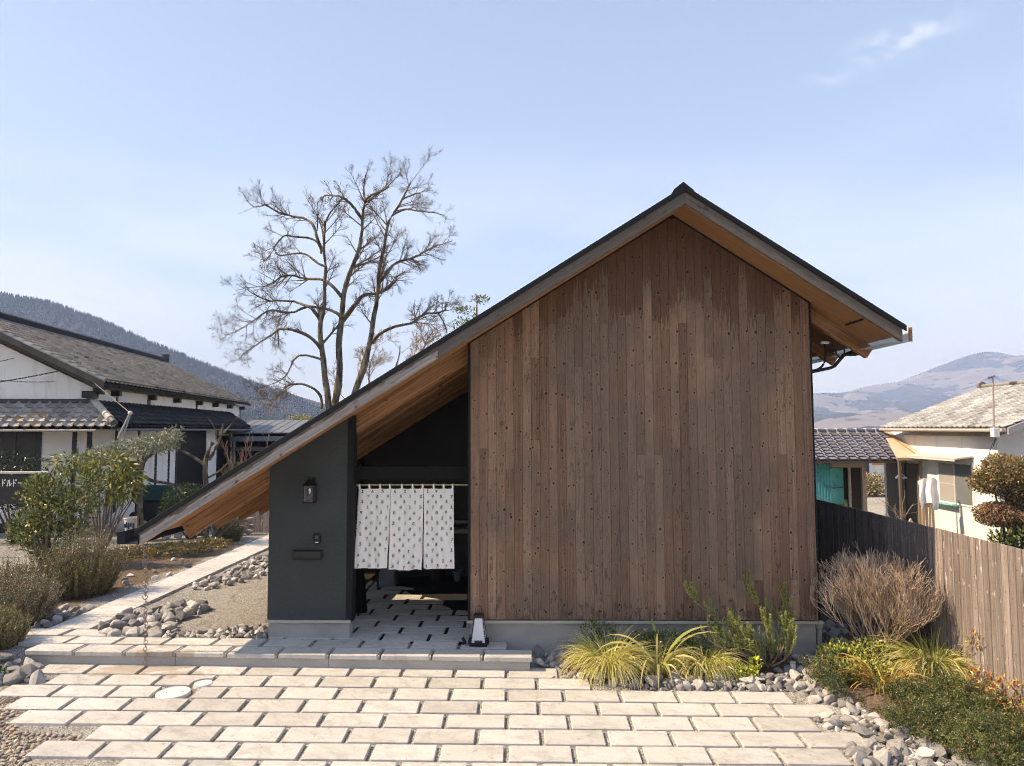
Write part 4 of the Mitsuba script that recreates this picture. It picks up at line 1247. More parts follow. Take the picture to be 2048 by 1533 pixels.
put('gutter', MB().tube([LH(-.9, CO + .08, CZ1 - .07), LH(15, CO + .08, CZ1 - .09)], .035, 8, col=(.10, .11, .12)), 'm_semi', parent=lh)
for w, wd in ((-1.42, .07), (-.47, .06), (-.06, .07)):
    m = MB()
    lbox(m, -.03, .0, w - wd, w + wd, -.4, 2.7, col=(.026, .030, .034))
    put('wall_post', m, 'm_semi', parent=lh)
m = MB()
lbox(m, -.02, .004, -4.6, -1.5, .55, 2.55, col=(.012, .012, .014))
put('window', m, 'm_paint', parent=lh)
LWN = f'{lh}__window'
for w in (-3.8, -2.9, -2.05):
    mm = MB()
    lbox(mm, -.035, -.021, w - .025, w + .025, .55, 2.55, col=(.05, .04, .04))
    put('window_bar', mm, 'm_semi', parent=LWN)
m = MB()
lbox(m, -.035, -.002, -7.6, 0, -.4, -.05, col=(.02, .02, .021))
put('sill_band', m, 'm_semi', parent=lh)
for u, wd in ((1.6, .07), (3.35, .07), (4.9, .08), (6.2, .07), (7.0, .08), (10.6, .09), (12.45, .10), (14.6, .08)):
    m = MB()
    lbox(m, u - wd, u + wd, -.01, .028, -.4, 2.75, col=(.024, .030, .040))
    put('wall_post', m, 'm_semi', parent=lh)
m = MB()
lbox(m, 7.1, 10.5, -.01, .012, -.4, 2.6, col=(.009, .009, .010))
put('entry', m, 'm_semi', parent=lh)
m = MB()
lbox(m, 1.7, 3.3, -.01, .02, .7, 1.55, col=(.016, .017, .019))
put('window', m, 'm_paint', parent=lh)
m = MB()
lbox(m, 12.6, 14.5, -.01, .015, -.4, 2.3, col=(.012, .012, .013))
put('entry', m, 'm_semi', parent=lh)
# carport annex behind it
ax = thing('carport', 'low grey metal roofed carport at the far end of the old house', 'carport')
m = MB()
m.obox(LH(16.3, 2.9, 2.75), LUX * 2.9 + UP * .34, LWX * 2.9, UP * .03, .005, col=(.13, .135, .14))
for k in range(14):
    f_ = -.5 + k / 13
    m.obox(LH(16.3, 2.9, 2.75) + LWX * 5.8 * f_ + UP * .04, LUX * 2.9 + UP * .34, LWX * .02, UP * .012, 0, col=(.09, .095, .10))
put('roof', m, 'm_semi', parent=ax)
m = MB()
lbox(m, 13.38, 13.42, .3, 5.9, 2.02, 2.26, col=(.17, .20, .235))
put('fascia', m, 'm_semi', parent=ax)
m = MB()
lbox(m, 13.6, 19.0, .3, 5.9, 1.55, 1.75, col=(.12, .115, .11))
put('beam', m, 'm_semi', parent=ax)
m = MB()
lbox(m, 14.6, 14.7, .1, 5.9, -.4, 2.5, col=(.02, .02, .02))
put('back_wall', m, 'm_semi', parent=ax)
for w in (.4, 3.0, 5.7):
    m = MB()
    lbox(m, 13.6, 13.72, w, w + .1, -.4, 2.0, col=(.3, .3, .3))
    put('post', m, 'm_semi', parent=ax)
# wires on the gable, service mast
for k, (p0, p1, sag) in enumerate((((-17.5, 6.0, 3.35), LH(-.50, -.75, 4.25), .25), ((-16.0, 8.0, 4.05), LH(-.42, -1.95, 4.62), .12), ((-15.0, 9.3, 4.18), LH(-.12, -1.0, 3.98), .10))):
    tt = np.linspace(0, 1, 18)[:, None]
    P = np.array(p0) * (1 - tt) + np.array(p1) * tt
    P[:, 2] -= sag * 4 * (tt * (1 - tt))[:, 0]
    put('overhead_wire', MB().tube(P, (.016, .010, .009)[k], 5, col=(.03, .03, .032)), 'm_semi', True, label=('thick black overhead wire reaching the gable corner of the tiled house', 'thin wire running up to the middle of the tiled house gable', 'thin slack wire crossing the white gable of the tiled house')[k], cat='wire')
mast = thing('service_mast', 'grey metal bracket mast with an insulator at the canopy corner of the tiled house', 'mast')
b0, b1 = LH(-1.1, 1.15, 2.35), LH(-1.1, 1.45, 3.05)
put('pole', MB().tube([b0, b0 + (b1 - b0) * .5, b1], .030, 8, col=(.34, .33, .33)), 'm_semi', parent=mast)
put('pole', MB().tube([b0 + LWX * .12, b1 + LWX * .02], .018, 8, col=(.34, .33, .33)), 'm_semi', parent=mast)
put('insulator', MB().lathe([(.001, -.05), (.05, -.05), (.06, .0), (.04, .05), (.001, .06)], b1, 12, col=(.62, .58, .54)), 'm_semi', True, parent=mast)
put('stay_wire', MB().tube([b1, LH(-.48, .1, 4.02)], .009, 5, col=(.5, .47, .45)), 'm_semi', parent=mast)

# sign board
sg = thing('name_board', 'black name board with white katakana lettering at the left edge', 'sign')
put('board', MB().box(-12.1, -10.05, 5.98, 6.02, .92, 1.57, .004, col=(.012, .012, .013)), 'm_paint', parent=sg)
put('top_rail', MB().box(-12.12, -10.03, 5.96, 6.04, 1.60, 1.65, .006, col=(.55, .53, .50)), 'm_semi', parent=sg)
for x in (-12.06, -10.1):
    put('leg', MB().box(x - .03, x + .03, 5.97, 6.03, -.4, 1.60, .004, col=(.02, .02, .02)), 'm_semi', parent=sg)
KANA = {  # strokes as polylines in a unit cell
    'do': [[(.28, 1), (.28, 0)], [(.28, .62), (.72, .40)], [(.62, .98), (.70, .80)], [(.80, 1.02), (.88, .84)]],
    'ru': [[(.30, .92), (.28, .5), (.06, .02)], [(.56, .98), (.56, .06), (.76, .18), (.98, .50)]],
    'bar': [[(.08, .5), (.92, .5)]],
    'ni': [[(.22, .78), (.78, .78)], [(.06, .18), (.94, .18)]],
}
lx = -11.09
for ch in ('do', 'ru', 'do', 'bar', 'ni'):
    m = MB()
    for st_ in KANA[ch]:
        for (xa, za), (xb, zb2) in zip(st_[:-1], st_[1:]):
            a_ = np.array([lx + xa * .115, 5.972, 1.32 + za * .15])
            b_ = np.array([lx + xb * .115, 5.972, 1.32 + zb2 * .15])
            dd = (b_ - a_) / 2
            q = np.array([-dd[2], 0, dd[0]]) / (np.linalg.norm(dd) + 1e-9) * .0085
            m.obox((a_ + b_) / 2, dd * 1.04, q, [0, .004, 0], 0, col=(.78, .77, .75))
    put('character', m, 'm_semi', parent=sg)
    lx += .125

# ------------------------------------------------------------------ white house on the right
wh = thing('white_house', 'white plastered house with a lichen grey tiled roof on the right', 'house')
m = MB().prism([(11.0, -.6), (17.2, -.6), (17.2, 2.36), (14.1, 3.52), (11.0, 2.36)], [0, 5.86, 0], [1, 0, 0], [0, 0, 1], [0, 4.9, 0])
put('plaster_wall', m, 'm_plaster', parent=wh)
WS = .385
WZ = lambda x: 2.58 + WS * (x - 10.65)
m = MB()
m.obox([12.05, 7.55, WZ(12.05) - .05], [1.40, 0, 1.40 * WS], [0, 2.55, 0], [0, 0, .04], 0, col=(.30, .27, .24))
m.obox([15.05, 7.55, WZ(13.45) - .05 - 1.6 * WS], [1.6, 0, -1.6 * WS], [0, 2.55, 0], [0, 0, .04], 0, col=(.30, .27, .24))
put('roof', m, 'm_matte', parent=wh)
WR = f'{wh}__roof'
r1 = np.random.default_rng(61)
sl = np.array([1, 0, WS]) / math.hypot(1, WS)
nn = np.array([-WS, 0, 1]) / math.hypot(1, WS)
fr = (np.array([10.62, 10.12, WZ(10.62)]), np.array([0, -1.0, 0]), sl, nn)
tvw, tfw = tile_mesh(.205, .20, .026, 6, .026)
m = MB()
for i in range(25):
    for j in range(15):
        m.add(lay(fr, tvw, i * .205, j * .203), tfw, None, tcol(r1, (.34, .343, .345), .17, (.2, .195, .17), .14))
put('roof_tiles', m, 'm_matte', parent=WR, kind='stuff')
for i in range(19):
    y = 10.05 - i * .285
    put('ridge_tile', MB().tubes(np.array([[[13.45, y, WZ(13.45) + .05], [13.45, y - .27, WZ(13.45) + .05]]]), np.array([[.055, .048]]), 8, col=np.array([tcol(r1, (.17, .165, .15), .3)]), cap=True), 'm_matte', parent=WR)
put('ridge_end_tile', MB().tubes(np.array([[[13.45, 10.16, WZ(13.45) + .07], [13.45, 10.06, WZ(13.45) + .07]]]), np.array([[.11, .11]]), 10, col=np.array([(.2, .17, .13)]), cap=True), 'm_matte', parent=WR)
m = MB()
m.obox([12.05, 4.98, WZ(12.05) - .09], [1.40, 0, 1.40 * WS], [0, .02, 0], [0, 0, .07], .004, col=(.36, .36, .37))
put('barge_board', m, 'm_semi', parent=wh)
put('eave_board', MB().box(10.65, 10.68, 5.0, 10.1, 2.46, 2.55, .004, col=(.36, .27, .20)), 'm_semi', parent=wh)
put('eave_gutter', MB().tube([[10.60, 5.05, 2.50], [10.60, 10.1, 2.52]], .035, 8, col=(.42, .38, .33)), 'm_semi', parent=wh)
win = put('window', MB().box(10.975, 11.0, 6.70, 8.10, .73, 1.75, .004, col=(.74, .74, .74)), 'm_semi', parent=wh)
put('pane', MB().box(10.966, 10.972, 7.40, 8.02, .78, 1.70, .001, col=(.36, .33, .31)), 'm_paint', parent=win)
put('pane', MB().box(10.966, 10.972, 6.76, 7.36, .78, 1.70, .001, col=(.16, .17, .175)), 'm_paint', parent=win)
put('frame_bar', MB().box(10.952, 10.975, 7.355, 7.405, .75, 1.73, .003, col=(.50, .47, .46)), 'm_semi', parent=win)
put('frame_bar', MB().box(10.958, 10.9655, 7.42, 8.02, 1.20, 1.22, .001, col=(.50, .47, .46)), 'm_semi', parent=win)
put('awning', MB().obox([10.78, 7.75, 1.87], [.22, 0, .03], [0, 1.07, 0], [0, 0, .018], .004, col=(.48, .45, .42)).box(10.565, 10.585, 6.7, 8.8, 1.79, 1.85, .003, col=(.66, .60, .55)), 'm_semi', parent=wh)
put('sill_shelf', MB().obox([10.91, 7.95, .715], [.09, 0, -.01], [0, .66, 0], [0, 0, .014], .003, col=(.20, .50, .42)), 'm_semi', parent=wh)
put('side_door', MB().box(10.975, 10.998, 8.9, 10.6, -.5, 1.62, .004, col=(.075, .065, .055)), 'm_semi', parent=wh)
put('door_frame', MB().box(10.955, 10.998, 8.80, 8.895, -.5, 1.70, .004, col=(.36, .27, .2)).box(10.955, 10.974, 9.6, 9.66, -.5, 1.62, .003, col=(.20, .17, .13)), 'm_semi', parent=wh)
put('gable_window', MB().box(11.75, 13.4, 5.83, 5.858, .1, 1.45, .004, col=(.018, .018, .02)), 'm_paint', parent=wh)
put('gable_awning', MB().obox([12.5, 5.6, 1.68], [.9, 0, 0], [0, .28, .03], [0, 0, .02], .004, col=(.30, .23, .19)), 'm_semi', parent=wh)
an = thing('antenna_pole', 'thin grey pole with a white box at the eave corner of the white house', 'pole')
put('pole', MB().tube([[10.38, 5.0, 2.42], [10.40, 4.98, 3.64]], .018, 8, col=(.34, .30, .27)), 'm_semi', parent=an)
put('bracket', MB().obox([10.36, 4.98, 3.60], [.07, 0, .02], [0, .014, 0], [0, 0, .02], .004, col=(.22, .19, .18)), 'm_semi', parent=an)
put('box', MB().box(10.33, 10.46, 4.93, 5.05, 2.36, 2.56, .01, col=(.72, .71, .69)), 'm_semi', parent=an)
put('wire', MB().tube(spline([[10.42, 5.0, 2.36], [10.5, 5.2, 2.2], [10.62, 5.3, 2.33], [10.75, 5.7, 2.1], [10.8, 5.8, 1.75]], 20), .007, 5, col=(.05, .05, .05)), 'm_semi', parent=an)

# ------------------------------------------------------------------ tiled shed
sh = thing('tiled_shed', 'small shed with a blue grey tile roof and turquoise corrugated front', 'shed')
SZE, SZR, SYE, SYR = 1.72, 2.42, 9.0, 10.2
m = MB()
m.obox([9.25, (SYE + SYR) / 2, (SZE + SZR) / 2 - .05], [1.47, 0, 0], [0, (SYR - SYE) / 2, (SZR - SZE) / 2], [0, 0, .03], 0, col=(.16, .13, .11))
m.obox([9.25, SYR + .6, SZR - .40], [1.47, 0, 0], [0, .6, -.35], [0, 0, .03], 0, col=(.16, .13, .11))
put('roof', m, 'm_matte', parent=sh)
SR_ = f'{sh}__roof'
bsl = np.array([0, SYR - SYE, SZR - SZE])
sln = np.linalg.norm(bsl)
bsl = bsl / sln
fr = (np.array([7.80, SYE - .04, SZE]), np.array([1.0, 0, 0]), bsl, np.array([0, -bsl[2], bsl[1]]))
tvs, tfs = tile_mesh(.268, .158, .050, 10, .042)
r1 = np.random.default_rng(63)
for i in range(11):
    for j in range(9):
        put('roof_tile', MB().add(lay(fr, tvs, i * .268, j * .155), tfs, None, tcol(r1, (.185, .185, .225), .09)), 'm_tile', True, parent=SR_)
for i in range(11):
    x = 7.80 + i * .268
    m = MB().obox([x + .132, SYR, SZR + .075], [.131, 0, 0], [0, .09, 0], [0, 0, .05], .03, col=tcol(r1, (.15, .15, .19), .08))
    m.obox([x + .01, SYR, SZR + .085], [.014, 0, 0], [0, .10, 0], [0, 0, .055], .008, col=(.45, .43, .43))
    put('ridge_tile', m, 'm_tile', parent=SR_)
xs_ = np.linspace(7.6, 8.98, 120)
yc = 9.56 + .010 * np.sin(xs_ * 2 * np.pi / .076)
v = np.concatenate([np.stack([xs_, yc, 0 * xs_ - .5], 1), np.stack([xs_, yc, 0 * xs_ + 1.66], 1)])
i = np.arange(119)
put('corrugated_wall', MB().add(v, np.stack([i, i + 1, i + 121, i + 120], 1)), 'm_tin', True, parent=sh)
put('red_label', MB().box(8.42, 8.56, 9.535, 9.543, 1.34, 1.43, .001, col=(.34, .03, .05)), 'm_semi', parent=sh)
put('lintel', MB().box(8.99, 9.87, 9.52, 9.60, 1.50, 1.66, .004, col=(.46, .36, .27)), 'm_semi', parent=sh)
put('door_post', MB().box(9.79, 9.90, 9.52, 9.62, -.5, 1.50, .004, col=(.42, .31, .24)), 'm_semi', parent=sh)
put('door_post', MB().box(9.44, 9.50, 9.54, 9.60, -.5, 1.50, .004, col=(.46, .36, .29)), 'm_semi', parent=sh)
dr_ = put('open_door', MB().obox([9.21, 9.74, .50], [.21, .10, 0], [-.006, .012, 0], [0, 0, .98], .003), 'm_tin', parent=sh)
for z in (.0, .48, .95):
    put('door_rail', MB().obox([9.21 + .003, 9.72, z], [.21, .10, 0], [-.004, .008, 0], [0, 0, .016], .002, col=(.05, .20, .19)), 'm_semi', parent=dr_)
put('inner_wall', MB().box(8.98, 9.78, 10.5, 10.56, -.5, 1.9, 0, col=(.09, .085, .075)).box(7.6, 9.9, 11.0, 11.05, -.5, 1.7, 0, col=(.05, .05, .05)).box(9.84, 9.89, 9.63, 11.0, -.5, 1.7, 0, col=(.10, .08, .07)), 'm_matte', parent=sh)
put('inner_board', MB().box(9.52, 9.77, 10.40, 10.48, .15, .55, .004, col=(.30, .36, .22)), 'm_matte', parent=sh)
lt = thing('lean_to_roof', 'tan corrugated lean-to roof between the shed and the white house', 'roof')
ys_ = np.linspace(8.55, 10.35, 90)
zc = 1.80 + (ys_ - 8.55) * .37 + .008 * np.sin(ys_ * 2 * np.pi / .09)
zz2 = np.interp(ys_, [8.55, 10.35], [10.22, 10.78])
v = np.concatenate([np.stack([zz2, ys_, zc], 1), np.stack([0 * ys_ + 10.99, ys_, zc], 1)])
i = np.arange(89)
put('sheet', MB().add(v, np.stack([i, i + 90, i + 91, i + 1], 1), None, np.tile((.60, .46, .34), (180, 1))), 'm_matte', True, parent=lt)
put('batten', MB().obox([10.62, 8.57, 1.76], [.38, 0, 0], [0, .02, 0], [0, 0, .03], .003, col=(.40, .30, .22)).obox([10.80, 9.3, 2.105], [.012, 0, 0], [0, .75, .28], [0, 0, .010], .002, col=(.36, .22, .10)), 'm_matte', parent=lt)
put('post', MB().box(10.30, 10.36, 8.6, 8.66, -.5, 1.77, .003, col=(.15, .12, .10)), 'm_matte', parent=lt)
# clutter in the neighbour's yard
hg = thing('coat_hanger', 'pale violet clothes hanger hanging under the lean-to roof', 'hanger')
hx, hy, hz = 10.42, 8.75, 1.36
put('body', MB().tube([[hx - .15, hy, hz - .09], [hx, hy, hz + .03], [hx + .15, hy, hz - .09], [hx - .15, hy, hz - .09]], .010, 6, col=(.45, .43, .66)), 'm_semi', parent=hg)
put('hook', MB().tube([[hx, hy, hz + .03], [hx, hy, hz + .10], [hx + .02, hy, hz + .14], [hx, hy, hz + .40]], .006, 5, col=(.45, .42, .40)), 'm_semi', parent=hg)
lc = thing('draped_cloth', 'white cloth hung over upright boards in front of the white house', 'cloth')
U, V_ = np.meshgrid(np.linspace(0, 1, 22), np.linspace(0, 1, 30))
x = 10.02 + .46 * U + .018 * np.sin(V_ * 7 + U * 3) + (.5 - U) * .05 * V_
yy = 7.25 - .10 * np.sin(np.pi * U) - .05 * np.sin(U * 13 + V_ * 2) * (.3 + V_)
z = 1.38 - .66 * V_ - .07 * np.clip(np.abs(2 * U - 1) - .6, 0, 1) / .4 * (1 - V_) - .09 * V_ * np.cos(U * 7 + .5)
v = np.stack([x, yy, z], -1).reshape(-1, 3)
a, b = np.meshgrid(np.arange(29), np.arange(21), indexing='ij')
q = a * 22 + b
put('cloth', MB().add(v, np.stack([q, q + 1, q + 23, q + 22], -1).reshape(-1, 4)), 'm_sheet', True, parent=lc)
for k, x in enumerate((10.10, 10.19, 10.26, 10.335, 10.41)):
    put('upright_board', MB().obox([x, 7.36, .40], [.03, 0, .0], [0, .008, 0], [.02 * (k % 2), 0, .90], .002, col=((.36, .28, .2), (.45, .36, .27), (.33, .25, .19), (.42, .34, .26), (.36, .29, .22))[k]), 'm_matte', label='%s upright weathered board under the white cloth, counted from the left' % ('first', 'second', 'third', 'fourth', 'fifth')[k], cat='board', group='upright boards under the white cloth')
t = thing('leaning_bar', 'pair of grey metal bars leaning by the shed passage', 'bar')
for k in range(2):
    put('bar', MB().tube([[9.75 + .05 * k, 8.3, .42], [10.05 + .06 * k, 8.15, -.3]], .022, 6, col=(.30, .31, .34)), 'm_semi', parent=t)
put('pale_board', MB().obox([9.78, 7.2, .25], [.06, 0, .10], [0, .02, 0], [.05, 0, -.09], .004, col=(.52, .46, .42)), 'm_matte', label='short pale board propped just behind the dark fence', cat='board')
dh = thing('distant_house', 'low sunlit wall with an orange panel seen between shed and white house', 'house')
put('wall', MB().box(17.0, 24, 30, 34, -.5, 1.9, .01), 'm_plaster', parent=dh)
put('panel', MB().box(20.0, 20.8, 29.95, 29.998, .5, 1.0, .004, col=(.62, .28, .04)), 'm_semi', parent=dh)
put('window', MB().box(19.3, 19.8, 29.95, 29.998, -.1, .8, .004, col=(.06, .06, .07)), 'm_semi', parent=dh)
put('eave', MB().box(16.6, 24.4, 29.5, 34.5, 1.9, 2.0, .01, col=(.2, .18, .17)), 'm_semi', parent=dh)

# ------------------------------------------------------------------ hills
XL_ = np.array([-4200, -2600, -1800, -1170, -1057, -943, -830, -717, -606, -539, -451, -330, -200, 0.])
HL_ = np.array([330, 350, 345, 304, 284, 244, 193, 148, 104, 82, 46, 18, 4, -4.])


def hill_z(x, y):
    H = np.interp(x, XL_, HL_)
    p = np.clip((y - 780) / 720, 0, 1) ** 1.05 * np.where(y > 1500, np.clip(1 - (y - 1500) / 2600, 0, 1), 1)
    n = meshkit.fbm(np.stack([x * .0042, y * .0042, x * 0], -1), 4, 9) - .5
    return H * p + n * 46 * p * np.clip(1 - (y - 1350) / 120, .12, 1) - 3


put('wooded_hill', MB().add(*grid_mesh(np.linspace(-4200, 0, 170), np.concatenate([np.linspace(760, 1520, 60), np.linspace(1600, 4000, 14)]), hill_z)), 'm_hill', True, label='long wooded hill falling to the right behind the tiled house', kind='structure')
r1 = np.random.default_rng(71)
n = 15000
hx = r1.uniform(-1500, -250, n)
hy = 860 + 660 * r1.random(n) ** .8
extra = 1500
hx[:extra] = r1.uniform(-1400, -380, extra)
hy[:extra] = r1.uniform(1470, 1510, extra)
zh = hill_z(hx, hy)
patch = meshkit.fbm(np.stack([hx * .008, hy * .008, hx * 0], -1), 4, 31)
con = (patch + r1.normal(0, .05, n)) > .47
ht = np.where(con, r1.uniform(8, 15, n), r1.uniform(5, 10, n))
rd = np.where(con, ht * .22, ht * .42)
ang = np.arange(5) * 2 * np.pi / 5
ring = np.stack([np.cos(ang), np.sin(ang), 0 * ang], 1)
v = np.zeros((n, 7, 3))
v[:, :5] = ring[None] * rd[:, None, None] + np.stack([hx, hy, zh + np.where(con, ht * .12, ht * .45)], 1)[:, None]
v[:, 5] = np.stack([hx, hy, zh + ht], 1)
v[:, 6] = np.stack([hx, hy, zh], 1)
k = np.arange(5)
f = np.concatenate([np.stack([k, (k + 1) % 5, 0 * k + 5], 1), np.stack([(k + 1) % 5, k, 0 * k + 6], 1)])
cc = np.where(con[:, None], np.array([.016, .025, .021]), np.array([.075, .060, .045])) * r1.uniform(.8, 1.2, (n, 1))
put('hillside_forest', MB().add(v.reshape(-1, 3), (f[None] + np.arange(n)[:, None, None] * 7).reshape(-1, 3), None, np.repeat(cc, 7, 0)), 'm_matte', label='conifer and bare woodland covering the left hill', cat='forest', kind='stuff')
XM = np.array([200, 1200, 2010, 2150, 2290, 2470, 2646, 2822, 3001, 3145, 3233, 3355, 3520, 3800, 4600, 7000.])
HM = np.array([190, 215, 243, 237, 260, 312, 333, 357, 445, 522, 541, 533, 472, 400, 360, 300.])


def mount_z(x, y):
    H = np.interp(x, XM, HM)
    t = (y - 5000) / 2400
    p = np.where(t < 0, np.clip(1 + t, 0, 1) ** 1.35, np.clip(1 - t * .6, 0, 1))
    q = np.stack([x * .0024, y * .0013, x * 0], -1)
    rid = 1 - np.abs(2 * meshkit.fbm(q, 5, 17) - 1)
    n = (rid - .72) * 380 * p * np.clip((5000 - y) / 700, .06, 1)
    foot = (38 + 46 * meshkit.fbm(np.stack([x * .0022, y * .002, x * 0], -1), 4, 23)) * np.exp(-((y - 2700) / 420) ** 2) * sst(800, 1250, x)
    return H * p + n + foot - 4


put('bare_mountain', MB().add(*grid_mesh(np.linspace(200, 7000, 300), np.concatenate([np.linspace(1900, 5060, 170), np.linspace(5200, 7200, 10)]), mount_z)), 'm_mount', True, label='broad bare topped mountain fading blue on the right', kind='structure')

# ------------------------------------------------------------------ air
scene['air'] = {'type': 'homogeneous', 'albedo': rgb(.60, .70, .95), 'sigma_t': rgb(1.6e-4, 1.8e-4, 2.15e-4)}
scene['haze'] = {'type': 'cube', 'to_world': T().translate([0, 1000, 370]).scale([7000, 6600, 380]), 'bsdf': {'type': 'null'}, 'interior': {'type': 'ref', 'id': 'air'}}
labels['haze'] = {'label': 'thin haze of the air over the valley', 'kind': 'stuff'}

# ------------------------------------------------------------------ bare trees behind the house
def resample(P, n):
    P = np.asarray(P, float)
    s = np.concatenate([[0], np.cumsum(np.linalg.norm(np.diff(P, axis=0), axis=1))])
    return np.stack([np.interp(np.linspace(0, s[-1], n), s, P[:, k]) for k in range(3)], 1)


def unit(v):
    return v / (np.linalg.norm(v, axis=-1, keepdims=True) + 1e-9)


def sprout(P, R, r0, count, length, spread, up=.25, k=7, t0=.15, wig=.10, rr=.55, tip=.0022, wt=None):
    """New twigs along polylines P (n,m,3) with radii R (n,m): count per polyline, k points each."""
    n, m = P.shape[:2]
    tl_ = np.linalg.norm(P[:, -1] - P[:, 0], axis=1)
    idx = np.repeat(np.arange(n), count) if length >= 1 else np.sort(r0.choice(n, n * count, p=tl_ * (1 if wt is None else wt) / (tl_ * (1 if wt is None else wt)).sum()))
    t = t0 + (1 - t0) * (r0.random(len(idx)) ** .8)
    f = t * (m - 1)
    i = np.minimum(f.astype(int), m - 2)
    w = (f - i)[:, None]
    base = P[idx, i] * (1 - w) + P[idx, i + 1] * w
    rad = (R[idx, i] * (1 - w[:, 0]) + R[idx, i + 1] * w[:, 0])
    tan = unit(P[idx, i + 1] - P[idx, i])
    rnd = unit(r0.normal(size=(len(idx), 3)))
    side = unit(rnd - tan * (rnd * tan).sum(1, keepdims=True))
    d = unit(tan * np.cos(spread) + side * np.sin(spread) * r0.uniform(.7, 1.25, (len(idx), 1)) + np.array([0, 0, up]))
    total = (tl_ ** .7 * tl_.mean() ** .3)[idx]
    L = length * (r0.uniform(.5, 1.15, len(idx))) * (1.1 - .5 * t) * (total if length < 1 else 1)
    pts = [base]
    for q in range(1, k):
        d = unit(d + r0.normal(0, wig, d.shape) + np.array([0, 0, up * .12]))
        pts.append(pts[-1] + d * (L / (k - 1))[:, None])
    Q = np.stack(pts, 1)
    ra = np.minimum(rad * rr, .5 * L * .06 + .003)
    RR = ra[:, None] * np.linspace(1, .32, k)[None]
    return Q, np.maximum(RR, tip)


for _k in TREE:
    for _p in TREE[_k]:
        if _p[2] > 10.6:
            _p[2] = 10.6 + (_p[2] - 10.6) * .55


def bare_tree(name, label, mains, radii, seed, levels, col_twig, bark='m_bark', tip=.005, wig=.07):
    r0 = np.random.default_rng(seed)
    t = thing(name, label, 'tree')
    m = MB()
    PP, RR = [], []
    for key, pts in mains.items():
        P = resample(spline(pts, 60), 26)
        P += r0.normal(0, .014, P.shape) * np.linspace(.3, 1, 26)[:, None]
        ra, rb_ = radii[key]
        R = np.linspace(ra, rb_, 26) * (1 + .05 * r0.normal(size=26))
        PP.append(P)
        RR.append(R)
        if key[0] == 'T':
            put('trunk', MB().tubes(P[None], R[None], 9), bark, True, parent=t)
        else:
            m.tubes(P[None], R[None], 6)
    put('limbs', m, bark, True, parent=t)
    P, R = np.array(PP), np.array(RR)
    tw = MB()
    wt = np.array([.22 if q[0] == 'T' else 1.0 for q in mains])
    for (cnt, ln, sp, up, k) in levels:
        P, R = sprout(P, R, r0, cnt, ln, sp, up, k, t0=.30, tip=tip, wig=wig, wt=wt)
        wt = None
        tw.tubes(P, R, 3 if R.max() < .012 else 4, col=np.array(col_twig) * r0.uniform(.7, 1.3, (len(P), 1)))
    put('twigs', tw, 'm_matte', parent=t, kind='stuff')
    return t


RAD = {'T1': (.125, .035), 'T2': (.135, .03), 'T3': (.12, .025), 'B1': (.062, .010), 'B2': (.062, .008), 'B3': (.060, .008), 'B4': (.065, .010), 'B5': (.045, .008), 'B6': (.062, .010), 'B7': (.035, .010), 'B8': (.075, .014), 'B9': (.062, .014), 'B9b': (.03, .012), 'B10': (.060, .016), 'B11': (.055, .015), 'B12': (.04, .008), 'B13': (.035, .008), 'B14': (.045, .008), 'B15': (.035, .008), 'B16': (.03, .007), 'B17': (.022, .009), 'B18': (.045, .008), 'B19': (.055, .009)}
bare_tree('bare_tree', 'tall bare tree with three trunks rising behind the low roof', TREE, RAD, 5, [(19, .30, .85, .12, 8), (7, .62, .70, .06, 7), (4, .75, .58, .03, 6)], (.165, .13, .10), tip=.0034, wig=.042)
YT = {'T1': [[-5.38, 18.0, -.3], [-5.38, 18.0, 3.15], [-4.91, 18.09, 4.15], [-4.5, 18.07, 4.95], [-4.27, 17.84, 5.9]], 'B1': [[-4.4, 18.0, 4.9], [-3.71, 18.09, 5.35], [-3.31, 18.07, 5.95], [-2.88, 17.84, 6.6]], 'T2': [[-6.5, 18, -.3], [-6.28, 18.0, 3.55], [-5.93, 18.13, 4.9], [-5.62, 18.09, 5.9]], 'B3': [[-4.95, 18.0, 4.1], [-4.2, 18.13, 4.55], [-3.3, 18.09, 4.85], [-2.6, 18.0, 5.6]], 'B4': [[-5.2, 18, 3.6], [-5.6, 18.3, 4.6], [-5.3, 18.5, 6.0]]}
bare_tree('bare_tree', 'smaller bare brown tree half hidden behind the roof slope', YT, {'T1': (.10, .02), 'T2': (.08, .02), 'B1': (.06, .012), 'B3': (.06, .012), 'B4': (.05, .012)}, 6, [(12, .42, .9, .25, 8), (9, .5, .85, .2, 7), (6, .5, .8, .15, 6)], (.30, .225, .145))


# ------------------------------------------------------------------ plant builders
def blob_pts(r0, blobs, n, shell=.55):
    """Points in a union of ellipsoids (cx, cy, cz, rx, ry, rz), denser towards the surface; returns points and outward directions."""
    b = np.array(blobs, float)
    vol = b[:, 3] * b[:, 4] * b[:, 5]
    k = r0.choice(len(b), n, p=vol ** .75 / (vol ** .75).sum())
    d = unit(r0.normal(size=(n, 3)))
    r = shell + (1 - shell) * r0.random(n) ** .7
    wob = 1 + .22 * (meshkit.noise(d * 2.6 + b[k][:, :3]) - .5) * 2
    p = b[k, :3] + d * b[k, 3:] * (r * wob)[:, None]
    return p, d


